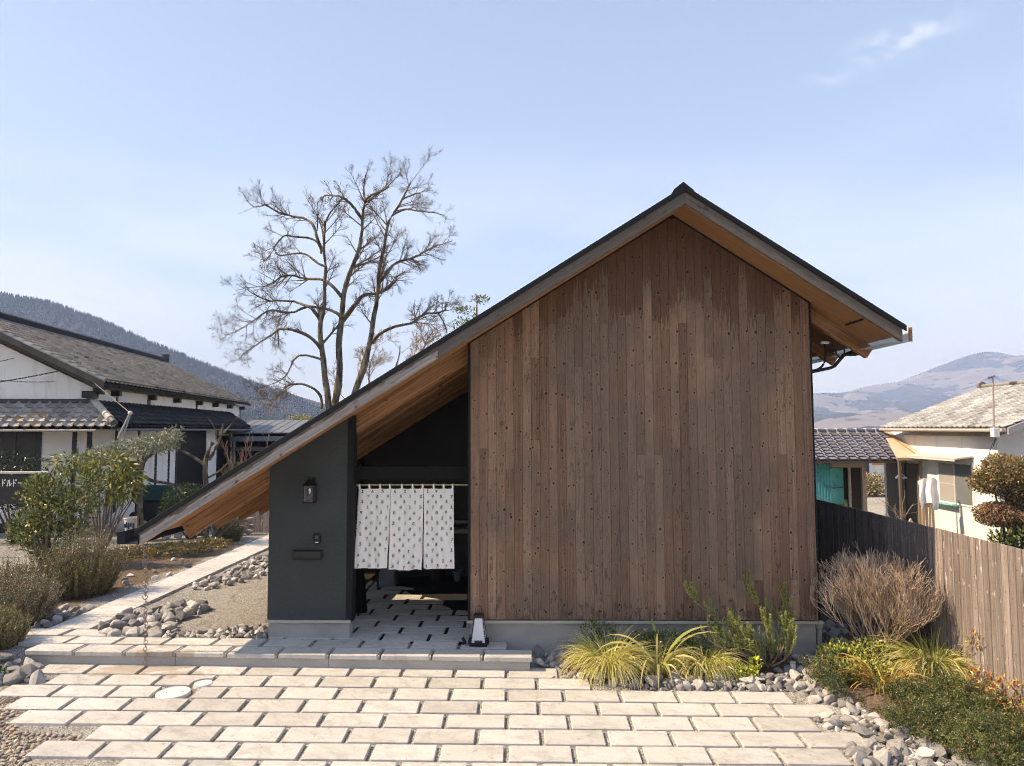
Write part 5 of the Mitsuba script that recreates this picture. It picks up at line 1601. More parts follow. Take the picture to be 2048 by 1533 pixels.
def shrub(name, label, blobs, n, L, W, cols, seed, base=None, stems=8, stem_r=.014, mat_='m_leaf', group=None, cat='shrub', up=.5, shell=.5, stem_col=(.12, .09, .065), drop=0.0, parts='foliage', jit=.8):
    r0 = np.random.default_rng(seed)
    t = thing(name, label, cat, group)
    p, d = blob_pts(r0, blobs, n, shell)
    g = gz(p[:, 0], p[:, 1])
    keep = p[:, 2] > g + .01
    p, d = p[keep], d[keep]
    D = unit(d * .7 + r0.normal(0, jit * .6, p.shape) + np.array([0, 0, up - drop]))
    Nn = unit(r0.normal(0, .6, p.shape) + d * .6 + np.array([0, 0, .8]))
    c = np.array(cols)[r0.choice(len(cols), len(p))] * r0.uniform(.7, 1.3, (len(p), 1))
    s = r0.uniform(.65, 1.3, len(p))
    put(parts, MB().leaves(p, D, Nn, L * s, W * s, c), mat_, parent=t, kind='stuff')
    if stems:
        b = np.array(blobs, float)
        base = np.array(list(base)[:2] + [0.0] if base is not None else [b[:, 0].mean(), b[:, 1].mean(), 0.0], float)
        base[2] = float(gz(base[0], base[1])) - .03
        q = p[r0.choice(len(p), stems)]
        P = []
        for e in q:
            st0 = base + np.array([*r0.normal(0, .03, 2), 0])
            mid = st0 * .5 + e * .5 + np.array([*r0.normal(0, .06, 2), .04])
            P.append(resample(spline([st0, mid, e], 12), 9))
        P = np.array(P)
        R = np.repeat((stem_r * np.linspace(1, .3, 9))[None], stems, 0) * r0.uniform(.7, 1.2, (stems, 1))
        put('stems', MB().tubes(P, R, 5, col=np.array(stem_col)), 'm_matte', True, parent=t)
    return t


def needle_bush(name, label, base, n_st, h, spread, cols, seed, needles=70, nl=.026, nw=.0042, group=None, bare=.12, rx=1.0, lean=(0, 0), stemcol=(.17, .12, .085), cat='shrub', dome=True):
    """Rosemary-like shrub: upright stems clad in short needle leaves."""
    r0 = np.random.default_rng(seed)
    t = thing(name, label, cat, group)
    k = 9
    az = r0.uniform(0, 2 * np.pi, n_st)
    q = np.sqrt(r0.random(n_st))
    bx = base[0] + np.cos(az) * q * spread * .55 * rx
    by = base[1] + np.sin(az) * q * spread * .55
    b = np.stack([bx, by, gz(bx, by)], 1)
    L = h * r0.uniform(.62, 1.12, n_st) * (1 - (.42 * q ** 2 if dome else 0))
    out = (q * .75)[:, None] * np.stack([np.cos(az) * rx, np.sin(az), 0 * az], 1)
    d = unit(out * (spread / h) * .9 + np.array([lean[0], lean[1], 1.0]) + r0.normal(0, .13, (n_st, 3)))
    pts = [b]
    for i in range(1, k):
        d = unit(d + np.array([0, 0, .07]) + r0.normal(0, .07, d.shape))
        pts.append(pts[-1] + d * (L / (k - 1))[:, None])
    P = np.stack(pts, 1)
    R = np.repeat((np.linspace(.0055, .0016, k))[None], n_st, 0)
    put('stems', MB().tubes(P, R, 3, col=np.array(stemcol) * r0.uniform(.7, 1.3, (n_st, 1))), 'm_matte', parent=t, kind='stuff')
    idx = np.repeat(np.arange(n_st), needles)
    tt = bare + (1 - bare) * r0.random(len(idx))
    f = tt * (k - 1)
    i = np.minimum(f.astype(int), k - 2)
    w = (f - i)[:, None]
    p = P[idx, i] * (1 - w) + P[idx, i + 1] * w
    tan = unit(P[idx, i + 1] - P[idx, i])
    rnd = unit(r0.normal(size=p.shape))
    D = unit(rnd - tan * (rnd * tan).sum(1, keepdims=True) + tan * .75)
    c = np.array(cols)[r0.choice(len(cols), n_st)][idx] * r0.uniform(.7, 1.35, (len(idx), 1))
    put('needles', MB().leaves(p, D, unit(r0.normal(size=p.shape)), nl * r0.uniform(.6, 1.3, len(idx)), nw, c, fold=.1), 'm_leaf', parent=t, kind='stuff')
    return t


def tuft(name, label, base, n, L, w, cols, seed, droop=1.5, lean=(.15, 1.1), rad=.09, tip=None, group=None, cat='grass tuft', part='blades', seg=8):
    r0 = np.random.default_rng(seed)
    t = thing(name, label, cat, group)
    az = r0.uniform(0, 2 * np.pi, n)
    q = np.sqrt(r0.random(n)) * rad
    bx, by = base[0] + q * np.cos(az), base[1] + q * np.sin(az)
    b = np.stack([bx, by, gz(bx, by) - .005], 1)
    c = np.array(cols)[r0.choice(len(cols), n)] * r0.uniform(.75, 1.25, (n, 1))
    mb = MB()
    mb.blades(b, az + r0.normal(0, .45, n), L * r0.uniform(.55, 1.1, n), r0.uniform(*lean, n), w * r0.uniform(.7, 1.2, n), c, droop * r0.uniform(.5, 1.25, n), seg, tip)
    put(part, mb, 'm_thin', True, parent=t, kind='stuff')
    return t


# ------------------------------------------------------------------ bed in front of the facade and along the fence
YG = [(.70, .69, .15), (.78, .76, .26), (.56, .58, .12), (.82, .77, .36), (.40, .45, .09), (.70, .63, .20)]
tuft('sedge_tuft', 'arching yellow green sedge tuft at the left end of the facade bed', (1.78, -.66), 1300, .76, .0085, YG, 201, 1.9, (.05, .85), .14, (.62, .52, .34), 'yellow sedge tufts')
tuft('sedge_tuft', 'yellow sedge tuft leaning out under the rosemary', (3.00, -.52), 800, .70, .0080, YG, 202, 1.9, (.15, 1.1), .14, (.62, .52, .34), 'yellow sedge tufts')
tuft('sedge_tuft', 'large pale sedge tuft at the foot of the board fence', (5.74, -.72), 1100, .86, .0095, YG, 203, 1.9, (.10, 1.0), .16, (.66, .58, .38), 'yellow sedge tufts')
tuft('strap_plant', 'broad leaved yellow striped plant with bent straps between the two facade sedges', (2.40, -.62), 80, .92, .038, [(.62, .56, .18), (.70, .62, .28), (.48, .48, .12), (.28, .34, .08)], 204, 2.3, (.0, .5), .13, (.60, .48, .26), cat='plant', part='straps', seg=9)
tuft('strap_plant', 'orange tinged dry strap leaved plant in front of the twiggy bush', (4.92, -1.15), 70, .62, .022, [(.56, .36, .07), (.60, .44, .14), (.42, .36, .07), (.55, .27, .09)], 205, 1.25, (.2, 1.15), .10, (.58, .34, .16), cat='plant', part='straps')
GR = [(.055, .085, .022), (.085, .125, .030), (.035, .060, .018), (.13, .16, .04)]
shrub('leafy_shrub', 'low dark leafy shrub behind the striped strap plant', [(2.55, -.42, -.22, .40, .20, .22), (2.95, -.36, -.20, .22, .16, .18), (2.25, -.35, -.2, .22, .15, .16)], 2600, .034, .016, GR, 211, stems=14, stem_r=.006)
shrub('leafy_shrub', 'little glossy shrub showing above the left sedge against the foundation', [(1.62, -.30, -.06, .16, .10, .17), (1.8, -.28, -.1, .14, .1, .15)], 520, .036, .018, GR, 212, stems=9, stem_r=.005)
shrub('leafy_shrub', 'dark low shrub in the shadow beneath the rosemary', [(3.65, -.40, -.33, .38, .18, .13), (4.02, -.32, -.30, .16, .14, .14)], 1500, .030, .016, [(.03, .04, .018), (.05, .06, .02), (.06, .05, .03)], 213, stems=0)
shrub('bright_plant', 'small bright yellow green leafy plant among the stones below the rosemary', [(3.28, -.72, -.40, .17, .10, .09), (3.46, -.80, -.42, .13, .09, .07), (3.62, -.62, -.36, .08, .07, .08)], 620, .040, .026, [(.46, .48, .05), (.56, .54, .09), (.36, .42, .05)], 214, stems=6, stem_r=.004, cat='plant')
# the rosemary: a few long crooked branches
r0 = np.random.default_rng(220)
t = thing('rosemary_bush', 'tall straggling rosemary bush against the lower right of the facade', 'shrub')
BR = [[(3.78, -.45, -.45), (3.5, -.47, -.12), (3.2, -.42, .14), (2.98, -.40, .30), (2.86, -.38, .47)], [(3.78, -.45, -.45), (3.45, -.5, -.18), (3.15, -.5, -.02), (3.05, -.5, .10)],
      [(3.85, -.45, -.45), (4.0, -.42, -.1), (3.9, -.38, .14), (3.72, -.36, .32), (3.62, -.36, .55)], [(3.85, -.45, -.45), (4.08, -.45, -.08), (4.12, -.40, .18), (4.08, -.38, .42)],
      [(3.82, -.45, -.45), (3.85, -.55, -.1), (3.78, -.5, .08)], [(3.82, -.48, -.45), (3.6, -.6, -.15), (3.45, -.55, .05)], [(3.86, -.48, -.45), (4.1, -.55, -.15), (4.05, -.5, .02)], [(3.8, -.45, -.45), (3.5, -.55, -.28), (3.25, -.6, -.2), (3.05, -.58, -.08)]]
mb, mains, mr = MB(), [], []
for bpts in BR:
    P = resample(spline(bpts, 30), 14)
    mains.append(P)
    mr.append(np.linspace(.013, .005, 14))
mains, mr = np.array(mains), np.array(mr)
mb.tubes(mains, mr, 6, col=(.24, .18, .13))
s1P, s1R = sprout(mains, mr, r0, 22, 1.0, .55, .75, 8, t0=.10, wig=.06, tip=.0018)
s1P = s1P[:, :1] + (s1P - s1P[:, :1]) * .34
mb.tubes(s1P, s1R, 4, col=(.24, .18, .13))
put('branches', mb, 'm_matte', True, parent=t)
nd = MB()
for P, cnt, cover in ((s1P, 210, .15),):
    nb, k = P.shape[:2]
    idx = np.repeat(np.arange(nb), cnt)
    f = (cover + (1 - cover) * r0.random(len(idx))) * (k - 1)
    i = np.minimum(f.astype(int), k - 2)
    w = (f - i)[:, None]
    p = P[idx, i] * (1 - w) + P[idx, i + 1] * w
    tan = unit(P[idx, i + 1] - P[idx, i])
    rnd = unit(r0.normal(size=p.shape))
    Dd = unit(rnd - tan * (rnd * tan).sum(1, keepdims=True) + tan * .8)
    c = np.array([(.25, .28, .085), (.33, .34, .10), (.17, .21, .07)])[r0.choice(3, nb)][idx] * r0.uniform(.7, 1.4, (len(idx), 1))
    nd.leaves(p, Dd, unit(r0.normal(size=p.shape)), .030 * r0.uniform(.6, 1.3, len(idx)), .0056, c, .1)
put('needles', nd, 'm_leaf', parent=t, kind='stuff')
# the bare twiggy bush
r0 = np.random.default_rng(230)
t = thing('twiggy_bush', 'dense leafless brown bush in front of the board fence', 'shrub')
n0 = 26
az = r0.uniform(0, 2 * np.pi, n0)
el = np.radians(r0.uniform(38, 88, n0))
base = np.array([5.26, -.38, float(gz(5.26, -.38)) - .02])
d = np.stack([np.cos(az) * np.cos(el) * .8, np.sin(az) * np.cos(el) * .62, np.sin(el)], 1)
pts = [base + r0.normal(0, .045, (n0, 3)) * [1, 1, 0]]
for i in range(1, 7):
    d = unit(d + r0.normal(0, .08, d.shape) + np.array([0, 0, .03]))
    pts.append(pts[-1] + d * (.80 * r0.uniform(.85, 1.1, n0) / 6)[:, None])
P = np.stack(pts, 1)
R = np.linspace(.015, .008, 7)[None] * r0.uniform(.7, 1.2, (n0, 1))
mb = MB().tubes(P, R, 5, col=np.array((.26, .19, .14)))
put('stems', mb, 'm_matte', True, parent=t)
tw = MB()
cen = base + np.array([0, 0, .88])


def clipdome(Q):
    e = (Q - cen) / np.array([.80, .60, .94])
    r = np.linalg.norm(e, axis=-1, keepdims=True)
    return cen + np.where(r > 1, e / r * (1 + .12 * (r - 1)), e) * np.array([.80, .60, .94])


for (cnt, ln, sp, up, k, tip) in ((7, 1.0, .55, .25, 7, .0034), (6, 1.0, .5, .35, 6, .0024), (5, 1.0, .5, .4, 5, .0018)):
    scale = {7: .72, 6: .46, 5: .24}[k]
    P, R = sprout(P, R, r0, cnt, ln, sp, up, k, t0=.35, wig=.10, rr=.6, tip=tip)
    P = clipdome(P[:, :1] + (P - P[:, :1]) * scale)
    tw.tubes(P, np.maximum(R * .55, tip * 1.25), 3, col=np.array([(.46, .355, .265), (.36, .265, .19), (.55, .45, .345)])[r0.choice(3, len(P))] * r0.uniform(.75, 1.25, (len(P), 1)))
put('twigs', tw, 'm_matte', parent=t, kind='stuff')
shrub('trailing_shrub', 'yellow green leafy trailing shrub left of the twiggy bush', [(4.75, -.48, -.34, .30, .24, .19), (5.1, -.50, -.31, .28, .22, .20), (4.95, -.80, -.40, .32, .22, .14), (4.62, -.80, -.42, .22, .2, .12)], 3800, .044, .028, [(.34, .37, .07), (.46, .46, .10), (.18, .23, .05), (.38, .33, .11)], 241, stems=22, stem_r=.004)
# ground covering juniper
r0 = np.random.default_rng(250)
t = thing('juniper_cover', 'low spreading dark green juniper covering the bed in the lower right corner', 'ground cover', kind='stuff')
from shapely.geometry import Polygon as _Pg, Point as _Pt
from shapely.prepared import prep as _prep
jp = _prep(_Pg([(4.35, -.72), (4.75, -.95), (5.6, -.95), (6.0, -1.05), (5.98, -3.7), (5.1, -3.7), (4.78, -2.75), (4.45, -2.2), (4.55, -1.75), (4.2, -1.42), (4.05, -1.15)]))
c0 = np.stack([r0.uniform(4.0, 6.0, 5200), r0.uniform(-3.7, -.7, 5200)], 1)
ok = np.array([jp.contains(_Pt(*q)) for q in c0])
c0 = c0[ok]
dens = meshkit.fbm(np.stack([c0[:, 0] * 3.4, c0[:, 1] * 3.4, c0[:, 0] * 0], -1), 3, 77)
keep = dens > .41
c0, dens = c0[keep], dens[keep]
hgt = .03 + .30 * np.clip((dens - .36) * 2.4, 0, 1)
P0 = np.stack([c0[:, 0], c0[:, 1], gz(c0[:, 0], c0[:, 1]) + hgt * r0.uniform(.35, 1.0, len(c0))], 1)
nsp = 34
idx = np.repeat(np.arange(len(P0)), nsp)
az = r0.uniform(0, 6.28, len(P0))
dirs = unit(np.stack([np.cos(az), np.sin(az), r0.uniform(.35, 1.5, len(P0))], 1))
tt = r0.random(len(idx))
pp = P0[idx] + dirs[idx] * (tt * .16)[:, None] + r0.normal(0, .008, (len(idx), 3))
Dd = unit(dirs[idx] * .8 + r0.normal(0, .7, (len(idx), 3)))
cl = np.array([(.075, .095, .032), (.115, .130, .040), (.050, .068, .026), (.17, .165, .05), (.19, .12, .055)])[r0.choice(5, len(P0), p=[.34, .28, .2, .12, .06])][idx] * r0.uniform(.7, 1.4, (len(idx), 1))
put('sprays', MB().leaves(pp, Dd, unit(r0.normal(size=pp.shape)), .032 * r0.uniform(.6, 1.3, len(idx)), .0085, cl, .1), 'm_leaf', parent=t, kind='stuff')
shrub('nandina', 'red and orange leaved nandina at the right edge in front of the fence', [(5.86, -1.50, -.28, .14, .2, .14), (5.84, -1.95, -.26, .14, .25, .18), (5.92, -1.25, .12, .06, .12, .12), (5.88, -2.4, -.30, .15, .3, .15)], 560, .050, .022, [(.42, .16, .05), (.50, .30, .09), (.36, .11, .06), (.46, .38, .11), (.26, .25, .07)], 261, stems=14, stem_r=.004)
tuft('dry_tuft', 'small wispy reddish grass tuft by the end of the step', (1.38, -.34), 70, .30, .0035, [(.30, .16, .09), (.36, .22, .12)], 262, .7, (.1, .7), .04)

# ------------------------------------------------------------------ garden on the left
HB = [(.22, .205, .075), (.29, .265, .10), (.16, .17, .065), (.33, .28, .13), (.26, .20, .12)]
needle_bush('lavender_mound', 'tall rounded olive green shrub beside the path left of the rain chain', (-7.0, 2.55), 620, 1.12, .78, HB, 301, 64, .036, .0085, 'grey green mounded shrubs left of the path', rx=1.0)
needle_bush('lavender_mound', 'low olive shrub filling the gap left of the tall rounded one', (-7.75, 2.0), 380, .72, .62, HB, 302, 56, .036, .0085, 'grey green mounded shrubs left of the path')
needle_bush('lavender_mound', 'grey brown feathery shrub spilling over the step corner', (-6.65, .62), 560, .82, .62, [(.26, .235, .13), (.33, .28, .17), (.19, .19, .09), (.35, .28, .19)], 303, 56, .036, .0080, 'grey green mounded shrubs left of the path')
needle_bush('lavender_mound', 'grey feathery shrub at the left edge beside the step', (-6.75, -.55), 520, .66, .60, [(.27, .24, .14), (.33, .27, .19), (.19, .175, .09)], 304, 56, .036, .0080, 'grey green mounded shrubs left of the path')
needle_bush('lavender_mound', 'taller grey green shrub at the left edge behind the feathery ones', (-7.9, .95), 420, .95, .7, HB, 305, 56, .036, .0085, 'grey green mounded shrubs left of the path')
needle_bush('lavender_mound', 'lowest grey green mound in the lower left corner below the step level', (-6.45, -1.25), 420, .62, .5, HB, 307, 56, .036, .0085, 'grey green mounded shrubs left of the path')
needle_bush('lavender_mound', 'small mound at the left end of the step in front of the feathery shrub', (-6.15, -.35), 260, .5, .36, HB, 308, 56, .034, .008, 'grey green mounded shrubs left of the path')
shrub('corner_plant', 'dark green low plant in the lower left corner by the edging stones', [(-5.75, -1.12, -.36, .22, .16, .10), (-6.1, -1.0, -.34, .28, .2, .13)], 900, .055, .018, [(.06, .10, .02), (.10, .14, .03), (.04, .07, .02)], 306, stems=0, cat='plant')
CG = [(.11, .135, .04), (.16, .18, .055), (.075, .095, .03), (.26, .26, .08), (.42, .39, .14)]
shrub('camellia', 'glossy leaved camellia bush with a bare crooked trunk left of the path', [(-9.35, 5.0, 1.25, .50, .5, .42), (-9.80, 5.1, .55, .36, .4, .34), (-8.75, 5.0, 1.0, .42, .4, .36), (-9.6, 4.9, .40, .40, .4, .30), (-8.9, 5.2, .45, .34, .4, .24), (-9.55, 5.0, 1.45, .28, .3, .2), (-8.5, 5.1, 1.45, .28, .3, .22), (-9.2, 4.8, .8, .45, .4, .4), (-9.4, 5.0, .0, .25, .3, .18)], 4300, .095, .046, CG, 311, base=(-9.35, 5.0), stems=18, stem_r=.035, stem_col=(.20, .165, .13), shell=.35)
shrub('rhododendron', 'loose shrub with drooping yellow green leaves above the camellia', [(-9.9, 6.6, 1.80, .55, .4, .26), (-9.0, 6.6, 1.75, .65, .45, .33), (-8.6, 6.5, 1.35, .45, .4, .4), (-9.2, 6.7, 1.2, .6, .4, .4)], 1250, .18, .046, [(.14, .16, .035), (.26, .25, .045), (.44, .37, .06), (.09, .12, .03)], 312, base=(-9.2, 6.7), stems=14, stem_r=.03, up=-.1, drop=.5, stem_col=(.24, .2, .16), shell=.45)
shrub('dark_shrub', 'dark glossy shrub against the left window of the tiled house', [(-12.6, 8.2, 1.45, .9, .6, .55), (-12.0, 8.0, 1.0, .9, .6, .6), (-13.2, 8.2, 1.0, .8, .6, .6)], 3600, .085, .045, [(.03, .048, .016), (.05, .07, .02), (.02, .032, .012)], 313, base=(-12.4, 8.2), stems=12, stem_r=.03)
# trained tree on a straight trunk
t = thing('trained_tree', 'small trained tree with a straight pale trunk and a flat silvery leaf canopy', 'tree')
r0 = np.random.default_rng(320)
trunk = resample(spline([(-9.02, 8.0, -.3), (-9.03, 8.0, .5), (-9.06, 8.0, 1.1), (-9.0, 8.0, 1.75)], 20), 12)
put('trunk', MB().tubes(trunk[None], np.linspace(.085, .06, 12)[None], 8), 'm_bark', True, parent=t)
LIM = [[(-9.0, 8, 1.6), (-9.4, 7.9, 1.75), (-10.0, 7.9, 1.7), (-10.5, 7.8, 1.85)], [(-9.0, 8, 1.7), (-8.7, 8.0, 2.0), (-8.4, 8.1, 2.15), (-8.2, 8.1, 2.3)], [(-9.0, 8, 1.65), (-9.2, 8.3, 1.95), (-9.5, 8.5, 2.05)], [(-9.02, 8.0, 1.0), (-9.4, 7.9, 1.25), (-9.75, 7.8, 1.32)], [(-8.95, 8.0, 1.4), (-8.5, 8.0, 1.25), (-8.1, 8.0, 1.15), (-7.95, 8.0, .9)]]
mb = MB()
for b_ in LIM:
    P = resample(spline(b_, 20), 10)
    mb.tubes(P[None], np.linspace(.05, .02, 10)[None], 6)
put('limbs', mb, 'm_bark', True, parent=t)
p, d = blob_pts(r0, [(-9.9, 7.9, 1.95, .65, .5, .22), (-9.3, 8.0, 2.10, .7, .5, .25), (-8.65, 8.0, 2.25, .55, .5, .28), (-8.25, 8.0, 2.42, .3, .3, .25), (-10.4, 7.9, 1.8, .35, .4, .2)], 5200, .3)
c = np.array([(.22, .23, .13), (.34, .34, .25), (.13, .16, .065), (.44, .43, .34)])[r0.choice(4, len(p))] * r0.uniform(.7, 1.3, (len(p), 1))
put('foliage', MB().leaves(p, unit(d + r0.normal(0, .8, p.shape)), unit(r0.normal(0, .5, p.shape) + [0, 0, 1]), .07 * r0.uniform(.6, 1.2, len(p)), .032, c), 'm_leaf', parent=t, kind='stuff')
shrub('azalea', 'rounded dark green shrub under the roof edge behind the gutter', [(-8.35, 8.9, .75, .55, .5, .42), (-7.9, 8.9, .62, .45, .4, .40), (-8.6, 8.9, .4, .4, .4, .4)], 4200, .062, .030, [(.05, .085, .025), (.09, .13, .04), (.03, .05, .018)], 331, base=(-8.2, 9.0), stems=10, stem_r=.025)
t2 = thing('pruned_trunk', 'pale pruned trunk with stub branches behind the trained tree', 'tree')
mb = MB()
for b_, ra, rb_ in (([(-8.6, 10.6, -.3), (-8.55, 10.6, .9), (-8.6, 10.6, 1.6), (-8.4, 10.6, 2.2)], .10, .06), ([(-8.5, 10.6, 1.7), (-8.2, 10.6, 2.3), (-8.1, 10.6, 2.75)], .05, .025), ([(-8.15, 10.6, 2.4), (-7.8, 10.5, 2.75), (-7.6, 10.5, 3.0)], .03, .012), ([(-8.55, 10.6, 1.5), (-9.1, 10.5, 1.9), (-9.9, 10.5, 2.15)], .05, .03), ([(-8.3, 10.6, 2.3), (-8.35, 10.5, 2.7), (-8.5, 10.4, 2.95)], .025, .010), ([(-8.5, 10.6, 1.2), (-8.0, 10.5, 1.5), (-7.65, 10.4, 1.9)], .03, .012)):
    P = resample(spline(b_, 20), 10)
    mb.tubes(P[None], np.linspace(ra, rb_, 10)[None], 7)
put('trunk', mb, 'm_bark', True, parent=t2)
MOSS = [(.17, .155, .035), (.22, .20, .05), (.10, .10, .03), (.25, .20, .06)]
shrub('clipped_shrub', 'broad flat topped clipped evergreen above the roof line', [(-8.0, 14.6, 1.40, 1.0, .7, .42), (-7.2, 14.6, 1.55, .9, .6, .38), (-6.6, 14.6, 1.45, .7, .6, .4)], 9000, .06, .03, MOSS, 341, base=(-7.4, 14.6), stems=8, stem_r=.05, shell=.7, cat='clipped shrub')
shrub('clipped_shrub', 'small clipped evergreen ball left of the broad flat topped one', [(-9.1, 14.2, 1.0, .52, .5, .46), (-8.6, 14.2, .75, .45, .5, .40)], 4200, .06, .03, MOSS, 342, base=(-8.9, 14.2), stems=5, stem_r=.05, shell=.7, cat='clipped shrub')
# red twigged shrub with no leaves
t = thing('red_twig_shrub', 'leafless shrub of long reddish upright twigs behind the gutter', 'shrub')
r0 = np.random.default_rng(350)
n0 = 16
b0 = np.array([-7.55, 11.2, -.3])
top = b0 + np.stack([r0.uniform(-.8, 1.0, n0), r0.uniform(-.5, .5, n0), r0.uniform(1.6, 3.0, n0)], 1)
P = np.array([resample(spline([b0 + [*r0.normal(0, .08, 2), 0], b0 * .55 + e * .45 + [*r0.normal(0, .10, 2), -.1], e], 14), 8) for e in top])
R = np.linspace(.022, .006, 8)[None] * np.ones((n0, 1))
mb = MB().tubes(P, R, 5, col=np.array((.30, .19, .14)))
P2, R2 = sprout(P, R, r0, 7, .26, .5, .5, 6, t0=.3, tip=.005)
mb.tubes(P2, R2, 4, col=np.array((.36, .23, .17)))
put('twigs', mb, 'm_matte', True, parent=t, kind='stuff')
needle_bush('rosemary_mound', 'grey green rosemary beside the far end of the path', (-7.05, 8.7), 260, .72, .5, [(.12, .125, .065), (.17, .16, .09), (.09, .10, .05)], 361, 56, .034, .007)
shrub('ground_plant', 'low yellow green ground plant beside the path under the gutter', [(-7.4, 6.6, -.18, .8, .5, .12), (-6.9, 7.4, -.18, .5, .4, .10), (-8.0, 6.0, -.16, .5, .4, .14)], 2600, .06, .028, [(.22, .20, .05), (.32, .26, .07), (.13, .13, .04), (.30, .17, .07)], 362, stems=0, cat='plant')
shrub('ground_plant', 'orange and green weed against the left side of the entrance wall', [(-3.05, 1.6, -.10, .22, .3, .16), (-2.95, .9, -.16, .14, .2, .10), (-3.0, 2.4, .05, .2, .3, .2)], 900, .045, .022, [(.30, .29, .05), (.40, .36, .07), (.42, .20, .07), (.18, .2, .05)], 363, stems=0, cat='plant')
shrub('hedge', 'sunlit yellow green hedge beyond the open side of the porch', [(-4.6, 7.6, .30, .6, .5, .65), (-4.2, 8.6, .5, .7, .5, .8), (-3.6, 9.3, .5, .7, .5, .8)], 5200, .07, .035, [(.34, .33, .05), (.26, .28, .06), (.42, .37, .08)], 364, base=(-4.2, 8.4), stems=8, stem_r=.02, cat='hedge')
t = thing('young_tree', 'young tree trunk forking low beside the path', 'tree')
mb = MB()
for b_, ra, rb_ in (([(-7.35, 8.1, -.32), (-7.36, 8.1, .2), (-7.3, 8.1, .9)], .055, .045), ([(-7.35, 8.1, -.3), (-7.0, 8.2, .2), (-6.75, 8.2, .7)], .035, .02), ([(-7.2, 8.0, -.3), (-6.8, 8.1, .1), (-6.5, 8.1, .4)], .025, .015)):
    P = resample(spline(b_, 14), 8)
    mb.tubes(P[None], np.linspace(ra, rb_, 8)[None], 7)
put('trunk', mb, 'm_bark', True, parent=t)
t = thing('stone_wall', 'dark low stone wall in the shade behind the rain chain', 'wall')
r0 = np.random.default_rng(371)
for j in range(3):
    for i in range(11):
        x, y = -9.6 + .26 * i + .1 * (j % 2), 8.55 + .13 * i
        k = int(r0.integers(len(ROCK)))
        put('stone', {**ROCK_PLY[k], 'to_world': T().translate([x, y, float(gz(x, y)) + .08 + .17 * j]).rotate([0, 0, 1], float(r0.uniform(0, 360))).scale([.17, .15, .12])}, None, parent=t)
put('kerb', MB().obox([-8.55, 6.35, -.20], [.75, .62, 0], [-.05, .06, 0], [0, 0, .07], .01), 'm_concrete', parent=t)
t = thing('garden_jar', 'round white garden jar among the pots by the tiled house', 'jar')
put('body', MB().lathe([(.001, -.32), (.19, -.32), (.21, -.1), (.20, .10), (.12, .20), (.05, .26), (.001, .27)], (-10.7, 10.0, .12), 20, col=(.56, .55, .53)), 'm_semi', True, parent=t)
t = thing('printed_bucket', 'white bucket with dark blotchy print beside the round jar', 'bucket')
put('body', MB().lathe([(.001, -.28), (.16, -.28), (.21, .14), (.22, .14), (.22, .16), (.20, .16), (.15, -.2), (.001, -.2)], (-9.55, 8.6, .14), 20, col=(.62, .62, .62)), 'm_semi', True, parent=t)
m = MB()
for k in range(5):
    a = -2.1 + k * .28
    m.obox([-9.55 + .200 * math.cos(a), 8.6 + .200 * math.sin(a), .10 + .03 * (k % 2)], [.018, .01, 0], [.002, -.004, 0], [0, 0, .05 + .02 * (k % 3)], .002, col=(.05, .07, .12))
put('print', m, 'm_semi', parent=t)
t = thing('planter', 'pale square planter left of the round white jar', 'planter')
put('body', MB().box(-11.7, -11.25, 9.7, 10.1, -.3, .12, .02, col=(.42, .37, .34)), 'm_matte', parent=t)
put('soil', MB().box(-11.66, -11.29, 9.74, 10.06, .10, .128, .0, col=(.04, .03, .025)), 'm_matte', parent=t)
t = thing('covered_machine', 'dark teal covered garden machine in the shade by the tiled house', 'machine')
put('cover', MB().obox([-11.0, 12.4, .55], [.62, .1, 0], [-.05, .35, 0], [0, 0, .28], .12, col=(.010, .050, .050)), 'm_semi', parent=t)
put('body', MB().obox([-11.0, 12.4, .05], [.5, .08, 0], [-.05, .3, 0], [0, 0, .30], .03, col=(.02, .02, .02)), 'm_semi', parent=t)
for k in (-1, 1):
    put('wheel', MB().tubes(np.array([[[-11.0 + .4 * k, 11.95, -.12], [-11.0 + .4 * k, 12.03, -.12]]]), np.array([[.18, .18]]), 14, col=np.array([(.02, .02, .02)]), cap=True), 'm_semi', parent=t)

# ------------------------------------------------------------------ greenery round the white house
NW = [(.20, .155, .065), (.27, .185, .09), (.15, .15, .05), (.32, .22, .12)]
t = shrub('cloud_pine', 'clipped cloud tree with round brown green pads before the white house', [(9.95, 4.0, 1.70, .52, .48, .34), (10.15, 4.0, 1.45, .50, .45, .30), (9.6, 4.0, 1.52, .36, .36, .22), (10.3, 4.0, 1.12, .34, .3, .22)], 17000, .045, .028, NW, 401, base=(10.1, 4.0), stems=4, stem_r=.05, shell=.45, cat='clipped tree')
r0 = np.random.default_rng(402)
p, d = blob_pts(r0, [(9.75, 4.0, .92, .42, .4, .24), (10.25, 3.9, .80, .50, .42, .24)], 9500, .45)
c = np.array([(.24, .15, .085), (.28, .18, .11), (.17, .12, .055)])[r0.choice(3, len(p))] * r0.uniform(.7, 1.3, (len(p), 1))
put('lower_pads', MB().leaves(p, unit(d + r0.normal(0, .8, p.shape)), unit(r0.normal(0, .6, p.shape) + d), .045, .028, c), 'm_leaf', parent=t, kind='stuff')
shrub('fence_hedge', 'dark broad leaved bush just behind the board fence on the right', [(9.5, 3.1, .36, .55, .4, .40), (8.7, 3.2, .20, .5, .35, .32), (10.2, 3.0, .40, .5, .4, .42), (7.9, 3.4, .08, .4, .3, .25)], 3400, .10, .042, [(.03, .045, .016), (.045, .065, .02), (.02, .03, .013), (.20, .22, .05)], 403, base=(9.3, 3.1), stems=14, stem_r=.02, cat='hedge')
